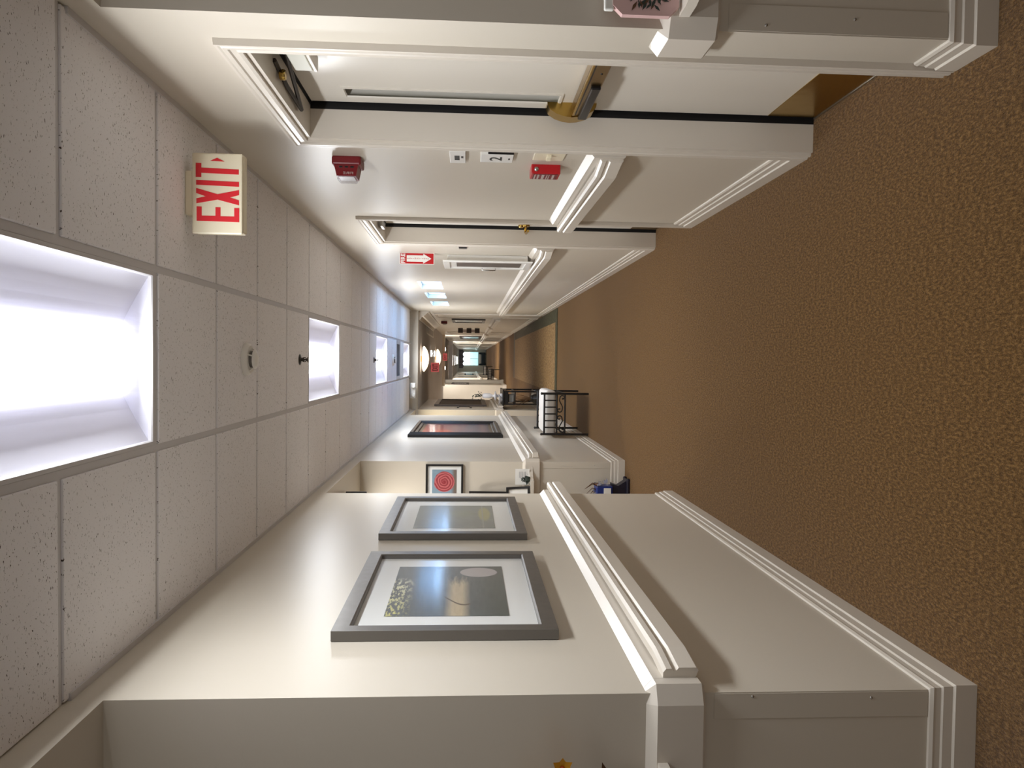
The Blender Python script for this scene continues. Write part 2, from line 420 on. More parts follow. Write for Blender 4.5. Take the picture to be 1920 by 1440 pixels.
# ceiling tiles (2 ft grid); lay-in tiles hang a little below the T-bars
G = .6096; CX = -.008; Y0 = 2.625
tiles = B(); barb = B()
tro = [(Y0+6*k*G-2*G, Y0+6*k*G) for k in range(0, 4)] + [(Y0-8*G, Y0-6*G)]
cuts = [Y0+G*k for k in range(-7, 19)]
xs = [(XL, CX-G/2), (CX-G/2, CX+G/2), (CX+G/2, XR)]
vent = (Y0+14*G, Y0+15*G)
for k in range(len(cuts)-1):
    y0, y1 = cuts[k], min(cuts[k+1], YP)
    for i, (a, c) in enumerate(xs):
        if i == 1 and any(t0-.01 < (y0+y1)/2 < t1+.01 for t0, t1 in tro): continue
        if i == 1 and vent[0] < (y0+y1)/2 < vent[1]: continue
        tiles.box(a+(.0125 if i else .004), c-(.0125 if i < 2 else .004), y0+.0125, y1-.0125, ZC-.006, ZC+.012, .004)
struct('ceiling', tiles, 'tile')
for xb in (CX-G/2, CX+G/2): barb.box(xb-.012, xb+.012, -1.2, YP, ZC, ZC+.03)
for y in cuts:
    for i, (a, c) in enumerate(xs):
        if i == 1 and any(t0+.05 < y < t1-.05 for t0, t1 in tro): continue
        barb.box(a, c, y-.012, y+.012, ZC+.0008, ZC+.03)
for xa, xb in ((XL, XL+.02), (XR-.02, XR)): barb.box(xa, xb, YC, YP, ZC-.012, ZC+.02)
struct('trim_1', barb, 'grid')
struct('ceiling', B().box(XL-.12, XR+.18, -1.2, YP, ZC+.16, ZC+.2), 'farceil')

# ------------------------------------------------------------------ baseboards
BASE = [(0, 0), (.020, 0), (.020, .062), (.0145, .067), (.0145, .070), (.0135, .094), (.009, .0985), (.0085, .113), (.010, .120), (.006, .129), (0, .131)]
def baseboard(name, path, flip): struct(name, B().sweep(BASE, [(x, y, 0) for x, y in path], (0, 0, 1), flip), 'trim')
baseboard('baseboard_left', [(-3.1, YC), (XL, YC), (XL, YA0), (XL-.12, YA0), (-2.9, YA0)], -1)
baseboard('baseboard_alcove', [(-2.9, YA1), (XL, YA1), (XL, YB0), (-2.2, YB0)], -1)
baseboard('baseboard_right', [(3.1, YC), (XR, YC), (XR, 2.212)], 1)
baseboard('baseboard_right', [(XR, 3.238), (XR, 4.862)], 1)
baseboard('baseboard_right', [(XR, 5.932), (XR, 14.7)], 1)
baseboard('baseboard_right', [(XR, 15.9), (XR, 24.0)], 1)
baseboard('baseboard_right', [(XR, 25.2), (XR, YE)], 1)
baseboard('baseboard_left', [(-2.2, YB1), (XL, YB1), (XL, 17.8), (-3.8, 17.8)], -1)
baseboard('baseboard_left', [(-3.8, 28.5), (XL, 28.5), (XL, 31), (-.80, 31), (-.80, 31.5), (XL, 31.5), (XL, YE)], -1)
baseboard('baseboard_end', [(XL, YE), (XR, YE)], -1)

# crown moulding in the far section, right side
CR = [(0, 0), (.015, 0), (.03, .03), (.09, .10), (.10, .13), (.16, .16), (.16, .19), (0, .19)]
struct('trim_2', B().sweep(CR, [(XR, YP+.14, ZF-.19), (XR, 19.6, ZF-.19)], (0, 0, 1), 1), 'trim')

# ------------------------------------------------------------------ handrails
BOARD = [(0, .785), (.022, .785), (.028, .793), (.028, .922), (.0, .948)]
RAIL = [(-.016, .80), (.014, .79), (.022, .797), (.022, .848), (.014, .854), (.014, .864), (.020, .868), (.019, .884), (.008, .892), (-.016, .892)]
def handrail(label, boards, rails, loc, flip, name='handrail', bmat='trim'):
    t = thing(name, label, 'handrail', loc)
    for p in boards: obj('backing_board', B().sweep(BOARD, [(x, y, 0) for x, y in p], (0, 0, 1), flip), bmat, t)
    for p in rails:
        obj('rail', B().sweep(RAIL, [(x, y, 0) for x, y in p], (0, 0, 1), flip), 'trim', t)
    return t
l0 = XL+.052
h = handrail('white wooden handrail running under the two framed landscape pictures', [[(XL, YC+.035), (XL, YA0-.004)]],
         [[(XL+.036, YC+.036), (XL+.038, YC+.05), (l0, 2.205), (l0, 5.262), (XL+.012, 5.262)]], (XL, YC, 0), -1)
handrail('white wooden handrail on left wall below the large red picture', [[(XL, YA1+.052), (XL, YB0)]],
         [[(XL+.02, YA1+.06), (l0, YA1+.10), (l0, YB0+.02), (XL+.012, YB0+.02)]], (XL, YA1, 0), -1)
r0 = XR-.052
handrail('short white handrail on the right wall between the two doors', [[(XR, 3.245), (XR, 4.85)]],
         [[(XR-.02, 3.27), (r0, 3.42), (r0, 4.87), (XR-.012, 4.87)]], (XR, 3.24, 0), 1)
handrail('long white handrail running below the three small blue windows', [[(XR, 5.94), (XR, YP+.1)]],
         [[(XR-.02, 5.97), (r0, 6.12), (r0, YP+.1)]], (XR, 5.94, 0), 1)
for y0, y1, lab in ((15.95, 19.5, 'far white handrail below the slim frame on right wall beyond the header'), (20.2, 23.9, 'far white handrail below the dark hanging panels on right wall'),
               (25.3, 35.8, 'far white handrail on right wall just before the second header'), (37.0, 60.5, 'most distant white handrail on right wall leading to the end window')):
    handrail(lab, [[(XR, y0), (XR, y1)]], [[(r0, y0), (r0, y1)]], (XR, y0, 0), 1)
for y0, y1, lab in ((14.2, 17.75, 'white handrail behind the black console table'), (32, 60.5, 'most distant white handrail on left wall behind the far benches')):
    handrail(lab, [[(XL, y0), (XL, y1)]], [[(l0, y0), (l0, y1)]], (XL, y0, 0), -1)
# returns on the walls that face the camera
def corner_rail(label, xc, side, loc, shelf=None):
    t = thing('corner_handrail', label, 'handrail', loc)
    x1 = xc+side*2.0
    b = B().sweep(BOARD, [(x1, YC, 0), (xc+side*.030, YC, 0), (xc, YC+.014, 0), (xc, YC+(.034 if side < 0 else .118), 0)], (0, 0, 1), -1 if side < 0 else 1)
    obj('backing_board', b, 'trim', t)
    return t
t = corner_rail('white corner board wrapping the wall corner at lower left', XL, -1, (XL, YC, 0))
obj('shelf', B().prism([(-1.108, .018), (-1.4, .018), (-2.4, .018), (-2.4, .13), (-1.135, .13), (-1.116, .12), (-1.108, .10)], (0, YC-.01, .92), (1, 0, 0), (0, -1, 0), (0, 0, -1), .028), 'trim', t)
t = corner_rail('white corner board wrapping the wall corner beside the brass-barred door', XR, 1, (XR, YC, 0))
obj('shelf', B().prism([(.022, 0), (1.4, 0), (1.4, .14), (.05, .14), (.03, .12), (.022, .08)], (XR, YC-.01, .90), (1, 0, 0), (0, -1, 0), (0, 0, -1), .028), 'trim', t)
# alcove rail with its little curved shelf
t = thing('corner_handrail', 'white rail and curved shelf under the rose picture', 'handrail', (XL, YA1, 0))
obj('backing_board', B().sweep(BOARD, [(-2.9, YA1, 0), (XL-.0116, YA1, 0), (XL, YA1+.0116, 0), (XL, YA1+.05, 0)], (0, 0, 1), -1), 'trim', t)
pol = [(-.05-.10*math.sin(a*PI/2/8), -.16+.13*math.cos(a*PI/2/8)) for a in range(9)]
obj('shelf', B().prism([(-.03, -.025)]+[(p[0]-.0, p[1]) for p in pol]+[(-1.0, -.16), (-1.0, -.02)], (XL, YA1, .885), (1, 0, 0), (0, 1, 0), (0, 0, -1), .03), 'trim', t)
t = thing('corner_handrail', 'white rail on the niche wall beyond the large red picture', 'handrail', (XL, YB1, 0))
obj('backing_board', B().sweep(BOARD, [(-2.2, YB1, 0), (XL, YB1, 0)], (0, 0, 1), -1), 'trim', t)

# corner guards (thin sheets with screws)
def guard(label, x0, x1, y, loc, scr):
    t = thing('corner_guard', label, 'corner guard', loc)
    obj('sheet', B().box(x0, x1, y-.0025, y-.0003, .135, .755, .0008), 'wall', t)
    for x, z in scr: obj('screw', B().lathe((x, y-.0045, z), [(.0001, 0), (.004, .0005), (.0042, .002)], 'y', 10), 'steel', t)
guard('thin corner guard sheet on the lower left corner wall with screws', XL-.075, XL-.003, YC, (XL-.04, YC, .135), [(XL-.012, .645), (XL-.02, .30)])
guard('thin corner guard sheet on the corner wall beside the brass-barred door', XR+.003, XR+.075, YC, (XR+.04, YC, .135), [(XR+.02, .65), (XR+.045, .40)])
guard('thin corner guard sheet below the rose picture', XL-.06, XL-.003, YA1, (XL-.03, YA1, .135), [(XL-.03, .28)])

# ------------------------------------------------------------------ doors
CAS = [(.0, .0), (.0, .014), (.010, .018), (.014, .013), (.030, .015), (.034, .020), (.046, .021), (.050, .017), (.056, .020), (.064, .020), (.066, .0)]
def door(name, D, face, side_x=XR, handle='bar'):
    y0, y1, z0, z1 = D; root = sroot(name, (side_x, (y0+y1)/2, 0))
    nrm = (-1, 0, 0)
    obj('casing', B().sweep(CAS, [(XR, y0-.004, 0), (XR, y0-.004, z1+.004), (XR, y1+.004, z1+.004), (XR, y1+.004, 0)], nrm, -1), 'trim', root)
    jb = B().box(XR-.004, XR+.18, y0-.006, y0+.012, 0, z1+.006).box(XR-.004, XR+.18, y1-.012, y1+.006, 0, z1+.006).box(XR-.004, XR+.18, y0+.012, y1-.012, z1-.012, z1+.006)
    obj('jamb', jb, 'trim', root)
    gk = B().box(face+.034, face+.04, y0+.012, y0+.022, 0, z1-.012).box(face+.034, face+.04, y1-.044, y1-.012, 0, z1-.012).box(face+.002, face+.03, y0+.02, y1-.02, z1-.022, z1-.012)
    gk.box(face-.022, face+.036, y1-.0138, y1-.0118, 0, z1-.012).box(face-.008, face+.03, y0+.012, y1-.012, z1-.0138, z1-.0118)
    obj('gasket', gk, 'gasket', root)
    return root
F1 = 1.045
d = door('door_1', D1, F1)
LT = (2.952, 3.062, 1.095, 1.96)
leaf = obj('leaf', wall_x(B(), F1, F1+.056, D1[0]+.018, D1[1]-.042, .008, D1[3]-.022, [LT]), 'door', d, recalc=False)
obj('vision_frame', B().sweep([(0, 0), (0, .005), (.010, .005), (.014, 0)], [(F1, LT[0], LT[2]), (F1, LT[1], LT[2]), (F1, LT[1], LT[3]), (F1, LT[0], LT[3])], (-1, 0, 0), -1, True), 'door', leaf)
obj('vision_glass', B().box(F1+.046, F1+.052, LT[0], LT[1], LT[2], LT[3]), 'tealglass', leaf)
kp = obj('kick_plate', B().box(F1-.003, F1, D1[0]+.03, D1[1]-.044, .012, .212, .001), 'brass', d)
obj('door_sweep', B().box(F1-.006, F1, D1[0]+.02, D1[1]-.03, .001, .010, .001), 'steel', d)
# exit device
pb = obj('exit_bar', B().box(F1-.052, F1-.004, 2.31, 3.06, .985, 1.052, .006), 'dbrass', d)
obj('push_pad', B().box(F1-.066, F1-.050, 2.71, 3.055, .990, 1.026, .005), 'black', pb)
obj('bar_groove', B().box(F1-.0545, F1-.0505, 2.31, 3.03, 1.036, 1.041, .0008), 'black', pb)
obj('bar_lip', B().box(F1-.058, F1-.050, 2.31, 3.03, 1.042, 1.052, .002), 'brass', pb)
obj('bar_screw', B().lathe((F1-.053, 2.60, 1.008), [(.0001, -.002), (.004, -.001), (.005, .001)], 'x', 10), 'black', pb)
hd = [(.0, -.100), (.012, -.099), (.030, -.088), (.046, -.062), (.056, -.030), (.059, 0), (.056, .030), (.046, .062), (.030, .088), (.012, .099), (0, .100)]
obj('latch_case', B().prism([(-a, b) for a, b in hd], (F1, 3.045, 1.05), (1, 0, 0), (0, 0, 1), (0, 1, 0), .072), 'brass', pb)
obj('strike', B().box(F1-.03, F1-.002, D1[1]-.026, D1[1]-.004, 1.02, 1.07, .003), 'dark', d)
# closer: body on the leaf, arm folded to the head jamb
cl = obj('closer_body', B().box(F1-.055, F1-.002, 2.40, 2.66, 2.0, 2.062, .004), 'closer', d)
obj('closer_cap', B().box(F1-.056, F1-.004, 2.395, 2.663, 1.985, 1.999, .003), 'trim', cl)
obj('closer_arm', B().tube([(F1-.03, 2.50, 2.065), (F1-.07, 2.75, 2.085), (F1-.10, 2.93, 2.10)], .008), 'dark', cl)
obj('closer_arm', B().tube([(F1-.10, 2.93, 2.10), (F1-.085, 2.72, 2.106), (F1-.06, 2.56, 2.108)], .008), 'dark', cl)
obj('closer_knuckle', B().lathe((F1-.085, 2.62, 2.085), [(.016, 0), (.018, .004), (.018, .016), (.016, .02)], 'z', 14), 'brass', cl)

F2 = 1.04
d = door('door_2', D2, F2)
leaf = obj('leaf', B().box(F2, F2+.044, D2[0]+.018, D2[1]-.040, .008, D2[3]-.022, .002), 'door', d)
obj('kick_plate', B().box(F2-.003, F2, D2[0]+.03, D2[1]-.042, .012, .212, .001), 'dbrass', d)
lv = obj('lever_rose', B().lathe((F2-.012, 5.765, 1.03), [(.03, 0), (.032, .004), (.032, .012)], 'x', 18), 'brass', d)
obj('lever_handle', B().tube([(F2-.012, 5.765, 1.03), (F2-.06, 5.765, 1.03), (F2-.066, 5.74, 1.028), (F2-.062, 5.66, 1.02)], .010), 'brass', lv)
obj('deadbolt', B().lathe((F2-.02, 5.765, 1.065), [(.018, 0), (.022, .006), (.022, .02)], 'x', 16), 'brass', d)
cl = obj('closer_body', B().box(F2-.05, F2-.002, 5.2, 5.46, 2.0, 2.06, .004), 'steel', d)
obj('closer_arm', B().tube([(F2-.03, 5.30, 2.065), (F2-.09, 5.52, 2.08), (F2-.02, 5.70, 2.09)], .008), 'dark', cl)
obj('closer_foot', B().box(F2-.10, F2-.055, 5.38, 5.52, 2.068, 2.09, .004), 'steel', cl)

# far doors: casing and leaf set into the right wall surface
def flat_door(name, y0, y1, z1=2.08):
    root = sroot(name, (XR, (y0+y1)/2, 0))
    obj('casing', B().sweep(CAS, [(XR, y0, 0), (XR, y0, z1), (XR, y1, z1), (XR, y1, 0)], (-1, 0, 0), -1), 'trim', root)
    obj('leaf', B().box(XR-.008, XR, y0, y1, .005, z1, .001), 'door', root)
flat_door('door_3', 14.8, 15.75)
flat_door('door_4', 24.05, 25.1)
def casing_pair(name, x, y0, y1, sx, z1=2.08):
    root = sroot(name, (x, (y0+y1)/2, 0))
    obj('casing', B().sweep(CAS, [(x, y0, 0), (x, y0, z1), (x, y1, z1), (x, y1, 0)], (sx, 0, 0), -1 if sx < 0 else 1), 'trim', root)
    obj('leaf', B().box(x, x+sx*.008, y0, y1, .005, z1, .001), 'door', root)
for i, (x, y0, sx) in enumerate(((XR, 33, -1), (XR, 39, -1), (XR, 47, -1), (XL, 38, 1), (XL, 45, 1), (XL, 53, 1))):
    casing_pair('door_%d' % (i+5), x, y0, y0+1.0, sx)

# ------------------------------------------------------------------ windows high on the right wall
for i, (y0, y1, z0, z1) in enumerate(WIN):
    w = sroot('window_%d' % (i+1), (XR, (y0+y1)/2, z0))
    obj('window_frame', B().sweep([(0, 0), (0, .10), (-.022, .10), (-.022, 0)], [(XR+.06, y0, z0), (XR+.06, y1, z0), (XR+.06, y1, z1), (XR+.06, y0, z1)], (1, 0, 0), -1, True), 'white', w)
    obj('pane', B().box(XR+.07, XR+.076, y0+.02, y1-.02, z0+.02, z1-.02), 'sky', w)
# end window
w = sroot('window_4', (.15, YE, .6))
wx0, wx1, wz0, wz1 = -.44, .73, .62, 1.96
obj('window_frame', B().sweep([(0, 0), (0, .03), (.05, .03), (.05, 0)], [(wx0, YE, wz0), (wx1, YE, wz0), (wx1, YE, wz1), (wx0, YE, wz1)], (0, -1, 0), 1, True)
    .box((wx0+wx1)/2-.02, (wx0+wx1)/2+.02, YE-.025, YE-.004, wz0, 1.30).box(wx0, wx1, YE-.025, YE-.004, 1.29, 1.32), 'white', w)
obj('pane', B().box(wx0, wx1, YE-.008, YE-.002, 1.30, wz1), 'skyfar', w)
obj('pane', B().box(wx0, wx1, YE-.008, YE-.002, wz0, 1.30), 'skyfar2', w)
vb = B(); nseg = 60; top = 2.22
front = []
for i in range(nseg+1):
    u = i/nseg; x = wx0-.2+u*(wx1-wx0+.35); zz = 1.80+.10*abs(math.cos(u*PI*4)); yy = YE-.09+.025*math.sin(u*46)
    front.append((x, yy, top, zz))
for i in range(nseg):
    a, c = front[i], front[i+1]
    vb.add([(a[0], a[1], a[2]), (c[0], c[1], c[2]), (c[0], c[1], c[3]), (a[0], a[1], a[3])], [(0, 1, 2, 3)], True)
tag(obj('valance', vb, 'mauve'), 'mauve scalloped valance hanging over the far end window', 'curtain')

# ------------------------------------------------------------------ troffers
def area(name, loc, size, power, color, rot=(0, 0, 0), sy=None):
    l = bpy.data.lights.new(name, 'AREA'); l.energy = power; l.color = color; l.size = size
    if sy: l.shape = 'RECTANGLE'; l.size_y = sy
    o = bpy.data.objects.new(name, l); COL.objects.link(o); o.location = loc; o.rotation_euler = rot; return o
def troffer(y0, y1, label):
    t = thing('ceiling_light', label, 'light', (CX, (y0+y1)/2, ZC), 'recessed troffers in the centre of the tiled ceiling')
    x0, x1 = CX-G/2+.013, CX+G/2-.013; a, c = y0+.013, y1-.013; yc = (a+c)/2; L = c-a
    fr = B().sweep([(0, 0), (0, .018), (.016, .018), (.016, .004), (.012, 0)], [(x0, a, ZC-.002), (x1, a, ZC-.002), (x1, c, ZC-.002), (x0, c, ZC-.002)], (0, 0, 1), 1, True)
    obj('frame', fr, 'grid', t)
    pb = B(); N = 10
    def zz(s): return ZC+.010+.085*math.sin(min(1, s)*PI/2)      # rises from edge to the lamp trough
    xsn = [x0+.014+(x1-x0-.028)*i/(2*N) for i in range(2*N+1)]
    e = .075
    for i in range(2*N):
        s1 = 1-abs(i-N)/N; s2 = 1-abs(i+1-N)/N
        pb.add([(xsn[i], a+.014+e*s1, zz(s1)), (xsn[i+1], a+.014+e*s2, zz(s2)), (xsn[i+1], c-.014-e*s2, zz(s2)), (xsn[i], c-.014-e*s1, zz(s1))], [(0, 1, 2, 3)], True)
        for ye, sg in ((a+.014, 1), (c-.014, -1)):
            pb.add([(xsn[i], ye, ZC+.01), (xsn[i+1], ye, ZC+.01), (xsn[i+1], ye+sg*e*s2, zz(s2)), (xsn[i], ye+sg*e*s1, zz(s1))], [(0, 1, 2, 3)])
    obj('reflector_pan', pb, 'pan', t)
    lb = B(); n = 12; w = .10
    for i in range(n):
        for p in range(1):
            q1, q2 = i/n, (i+1)/n
            f = lambda q: (CX-w+2*w*q, ZC+.064-.026*math.sin(q*PI))
            (xa, za), (xb, zb) = f(q1), f(q2)
            ee = lambda q: .03+.05*(1-math.sin(q*PI))
            lb.add([(xa, a+ee(q1), za), (xb, a+ee(q2), zb), (xb, c-ee(q2), zb), (xa, c-ee(q1), za)], [(0, 1, 2, 3)], True)
    obj('diffuser', lb, 'lightwhite', t)
    area('troffer_lamp', (CX, yc, ZC+.036), .16, 19*L/1.19, (.955, .98, 1), (0, 0, 0), L-.2)
tl = ['nearest troffer light, cut by the frame edge beside the exit sign', 'second troffer light, just past the first sprinkler head', 'third troffer light, just past the second sprinkler head',
      'farthest troffer light, right before the header and after the vent', 'troffer light behind the camera']
for (y0, y1), lab in list(zip(tro, tl))[:4]: troffer(y0, y1, lab)

# ceiling vent
t = thing('ceiling_vent', 'white louvred ceiling vent before the farthest troffer light', 'vent', (CX, vent[0]+G/2, ZC))
obj('frame', B().sweep([(0, -.01), (0, .006), (.05, .006), (.05, -.004)], [(CX-.29, vent[0]+.014, ZC), (CX+.29, vent[0]+.014, ZC), (CX+.29, vent[1]-.014, ZC), (CX-.29, vent[1]-.014, ZC)], (0, 0, 1), 1, True), 'grid', t)
for k in range(7):
    y = vent[0]+.10+k*.068
    obj('louvre', B().add([(CX-.24, y, ZC-.004), (CX+.24, y, ZC-.004), (CX+.24, y+.05, ZC+.03), (CX-.24, y+.05, ZC+.03)], [(0, 1, 2, 3)]), 'grid', t)

# smoke detectors and sprinklers
def detector(y, lab):
    t = thing('smoke_detector', lab, 'smoke detector', (CX, y, ZC-.006))
    z = ZC-.006
    obj('base', B().lathe((CX, y, z), [(.078, 0), (.080, -.006), (.076, -.018), (.066, -.026)], 'z', 32), 'white', t)
    obj('sensing_chamber', B().lathe((CX, y, z-.026), [(.040, 0), (.040, -.016), (.034, -.020)], 'z', 24), 'pewter', t)
    obj('cap', B().lathe((CX, y, z-.042), [(.046, 0), (.046, -.007), (.03, -.014), (.0001, -.016)], 'z', 24), 'white', t)
    for k in range(4):
        a = k*PI/2+.4
        obj('guard_post', B().tube([(CX+.06*math.cos(a), y+.06*math.sin(a), z-.022), (CX+.042*math.cos(a), y+.042*math.sin(a), z-.046)], .004, 6), 'white', t)
detector(3.64, 'white round smoke detector on the ceiling nearest the exit sign')
detector(10.57, 'small white smoke detector on the far ceiling before the vent')
def sprinkler(y, lab):
    z = ZC-.006
    t = thing('sprinkler_head', lab, 'sprinkler', (CX, y, z))
    obj('escutcheon', B().lathe((CX, y, z), [(.034, .012), (.034, -.004), (.016, -.010)], 'z', 20), 'dark', t)
    obj('stem', B().lathe((CX, y, z-.008), [(.010, 0), (.010, -.02), (.005, -.024), (.005, -.044)], 'z', 12), 'dark', t)
    for s in (-1, 1): obj('yoke_arm', B().tube([(CX+s*.011, y, z-.018), (CX+s*.013, y, z-.034), (CX+s*.003, y, z-.048)], .0025, 6), 'dark', t)
    obj('deflector', B().lathe((CX, y, z-.05), [(.004, .004), (.017, 0), (.017, -.002)], 'z', 16), 'dark', t)
sprinkler(4.79, 'metal sprinkler head in front of the second troffer light')
sprinkler(8.5, 'metal sprinkler head in front of the third troffer light')

# ------------------------------------------------------------------ exit sign
def exit_x(y): return .458+(438-y)/151*.299
def exit_z(x): return 2.484-(x-361)/94*.181
YX = 2.87
t = thing('exit_sign', 'cream exit sign with red letters hanging from the ceiling', 'exit sign', (.607, YX+.028, ZC-.006))
body = obj('housing', B().box(.462, .757, YX+.010, YX+.056, 2.300, 2.482, .008), 'cream', t)
obj('face_plate', B().box(.458, .757, YX, YX+.010, 2.303, 2.486, .006), 'cream', t)
obj('canopy', B().box(.528, .692, YX+.004, YX+.062, 2.484, ZC-.006, .006), 'cream', t)
def poly_px(pts): return [(exit_x(y), exit_z(x)) for x, y in pts]
lets = {'letter_e': [(369,414),(449.5,415),(449.5,388.8),(440,388.8),(440,404.7),(414,404.7),(414,388),(404.5,388),(404.5,404.3),(378.5,404.3),(378.5,387.5),(369,387.3)],
        'letter_x': [(368.5,381.5),(408.5,373.8),(449,383.5),(449,374.3),(432,369.2),(449,364.5),(449,355),(408.5,363.8),(368,353),(368,362.3),(386,368.2),(368.5,372.3)],
        'letter_i': [(368,347),(449,349),(449,340),(368,338.2)],
        'letter_t': [(367.3,332.5),(377.7,332.5),(377.7,324.6),(448.5,326.3),(448.5,317),(377.7,315),(377.7,306.5),(367.3,306.2)],
        'arrow': [(394.5,301.8),(421.5,302.8),(407.5,296)]}
for k, p in lets.items():
    o = obj(k, B().prism(poly_px(p), (0, YX, 0), (1, 0, 0), (0, 0, 1), (0, -1, 0), .0012), 'signred', t)

# far exit signs
def far_exit(x, y, z, w, hh, lab):
    t = thing('exit_sign', lab, 'exit sign', (x, y, z+hh/2))
    obj('housing', B().box(x-w/2, x+w/2, y, y+.05, z-hh/2, z+hh/2, .008), 'dimred', t)
    obj('stem', B().box(x-.05, x+.05, y+.01, y+.04, z+hh/2, ZF, .003), 'farceil', t)
    obj('lettering', B().text('EXIT', (x, y, z), (1, 0, 0), (0, 0, 1), (0, -1, 0), hh*.62, w*.75, .02), 'darkred', t)
far_exit(-.18, 18.5, 2.27, .23, .2, 'dim red exit sign overlapping the second hanging disc lamp')
far_exit(.11, 26.6, 2.28, .26, .15, 'small bright red exit sign beyond the disc lamps, near the centre')

# ------------------------------------------------------------------ pictures on the left wall
def picture(name, label, x, sx, y0, y1, z0, z1, fw, depth, matw, print_rect, artm, fmat, face='x', glass=True, framep=None):
    """face 'x': hangs on plane X=x facing sx; 'y': on plane Y=x facing -Y, y0..y1 are X extents"""
    if face == 'x':
        P = lambda a, z, d: (x+sx*d, a, z); n = (sx, 0, 0); loc = (x, (y0+y1)/2, z0)
    else:
        P = lambda a, z, d: (a, x-d, z); n = (0, -1, 0); loc = ((y0+y1)/2, x, z0)
    t = thing(name, label, 'picture', loc)
    ring = [P(y0, z0, .002), P(y1, z0, .002), P(y1, z1, .002), P(y0, z1, .002)]
    d1 = (V(ring[1])-V(ring[0])).normalized(); inward = V(n).cross(d1); fl = 1 if inward.z > 0 else -1
    pr = framep or [(0, 0), (0, depth), (fw*.9, depth), (fw, depth*.9), (fw, 0)]
    obj('frame', B().sweep(pr, ring, n, fl, True), fmat, t)
    def rect(b, a0, a1, c0, c1, d):
        q = [P(a0, c0, d), P(a1, c0, d), P(a1, c1, d), P(a0, c1, d)]
        b.quad(q); return b
    e = fw*.7
    if matw: obj('mat', rect(B(), y0+e, y1-e, z0+e, z1-e, depth*.45), 'mat', t, recalc=False)
    a0, a1, c0, c1 = print_rect
    obj('print', rect(B(), a0, a1, c0, c1, depth*.45+.002), artm, t, recalc=False)
    if glass: obj('glass', rect(B(), y0+e, y1-e, z0+e, z1-e, depth*.45+.006), 'glass', t, recalc=False)
    return t
picture('framed_picture', 'pewter framed pond picture with a lily pad, nearest on left wall', XL, 1, 2.455, 3.485, 1.146, 1.895, .058, .034, True, (2.65, 3.29, 1.30, 1.745), A['pond'], 'pewter')
picture('framed_picture', 'pewter framed misty landscape, farther of the matching pair', XL, 1, 3.845, 4.895, 1.142, 1.905, .058, .034, True, (4.05, 4.68, 1.30, 1.745), A['mist'], 'pewter')
LF = [(0, 0), (0, .03), (.03, .062), (.06, .058), (.07, .04), (.10, .035), (.11, .02), (.15, .018), (.155, 0)]
picture('framed_picture', 'large black framed picture with a red and blue scene', XL, 1, 8.98, 10.75, 1.03, 2.17, .155, .06, False, (9.13, 10.60, 1.18, 2.02), A['sunset'], 'black', framep=LF)
picture('framed_picture', 'black framed picture of a pink rose on the alcove wall', YA1, 1, -1.275, -.95, 1.493, 1.832, .017, .022, True, (-1.22, -1.0, 1.553, 1.775), A['rose'], 'black', 'y')
# objects in the left alcove
zs = .886
t = thing('picture_frame', 'large black frame leaning on the alcove shelf, only its edge showing', 'picture', (-1.42, YA1-.07, zs))
obj('frame', B().sweep([(0, 0), (0, .02), (.018, .02), (.018, 0)], [(-1.63, YA1-.08, zs), (-1.188, YA1-.08, zs), (-1.19, YA1-.035, zs+.55), (-1.63, YA1-.035, zs+.55)], (0, -1, .05), 1, True), 'black', t)
obj('print', B().quad([(-1.61, YA1-.078, zs+.02), (-1.23, YA1-.078, zs+.02), (-1.23, YA1-.04, zs+.53), (-1.61, YA1-.04, zs+.53)]), A['dark'], t, recalc=False)
t = thing('card', 'white card standing on the alcove shelf behind the little plant', 'card', (-1.05, YA1-.05, zs))
cd = obj('sheet', B().box(-1.13, -.985, YA1-.045, YA1-.042, zs, zs+.13), 'paper', t)
for k in range(5): obj('printed_line', B().box(-1.09+.006*k, -1.01, YA1-.0462, YA1-.0455, zs+.035+.014*k, zs+.038+.014*k), 'greygreen', cd)
t = thing('photo_frame', 'small black photo frame tilted on the alcove shelf', 'photo frame', (-1.19, YA1-.09, zs))
obj('frame', B().sweep([(0, 0), (0, .012), (.022, .012), (.022, 0)], [(-1.30, YA1-.155, zs+.002), (-1.125, YA1-.14, zs+.002), (-1.142, YA1-.11, zs+.215), (-1.312, YA1-.125, zs+.215)], V((.08, -1, .1)).normalized(), 1, True), 'black', t)
obj('print', B().quad([(-1.285, YA1-.152, zs+.02), (-1.142, YA1-.14, zs+.02), (-1.157, YA1-.114, zs+.198), (-1.296, YA1-.126, zs+.198)]), M['paper'], t, recalc=False)
t = thing('plant_ornament', 'small dark green leafy ornament on the alcove shelf', 'ornament', (-1.07, YA1-.09, zs))
lb = B()
for k in range(34):
    a = random.uniform(0, 2*PI); r = random.uniform(0, .05); hh = .085*(1-r/.06)*random.uniform(.5, 1)+.008
    c = V((-1.072+r*math.cos(a), YA1-.09+r*.7*math.sin(a), zs+hh)); s = .016
    dx = V((random.uniform(-1, 1), random.uniform(-1, 1), random.uniform(-.6, 1))).normalized()*s; dy = dx.orthogonal().normalized()*s*.5
    lb.add([c-dx, c+dy, c+dx, c-dy], [(0, 1, 2, 3)])
obj('foliage', lb, 'leaf', t)
obj('pot', B().lathe((-1.072, YA1-.09, zs), [(.022, 0), (.03, .03), (.028, .032)], 'z', 16), 'leaf', t)
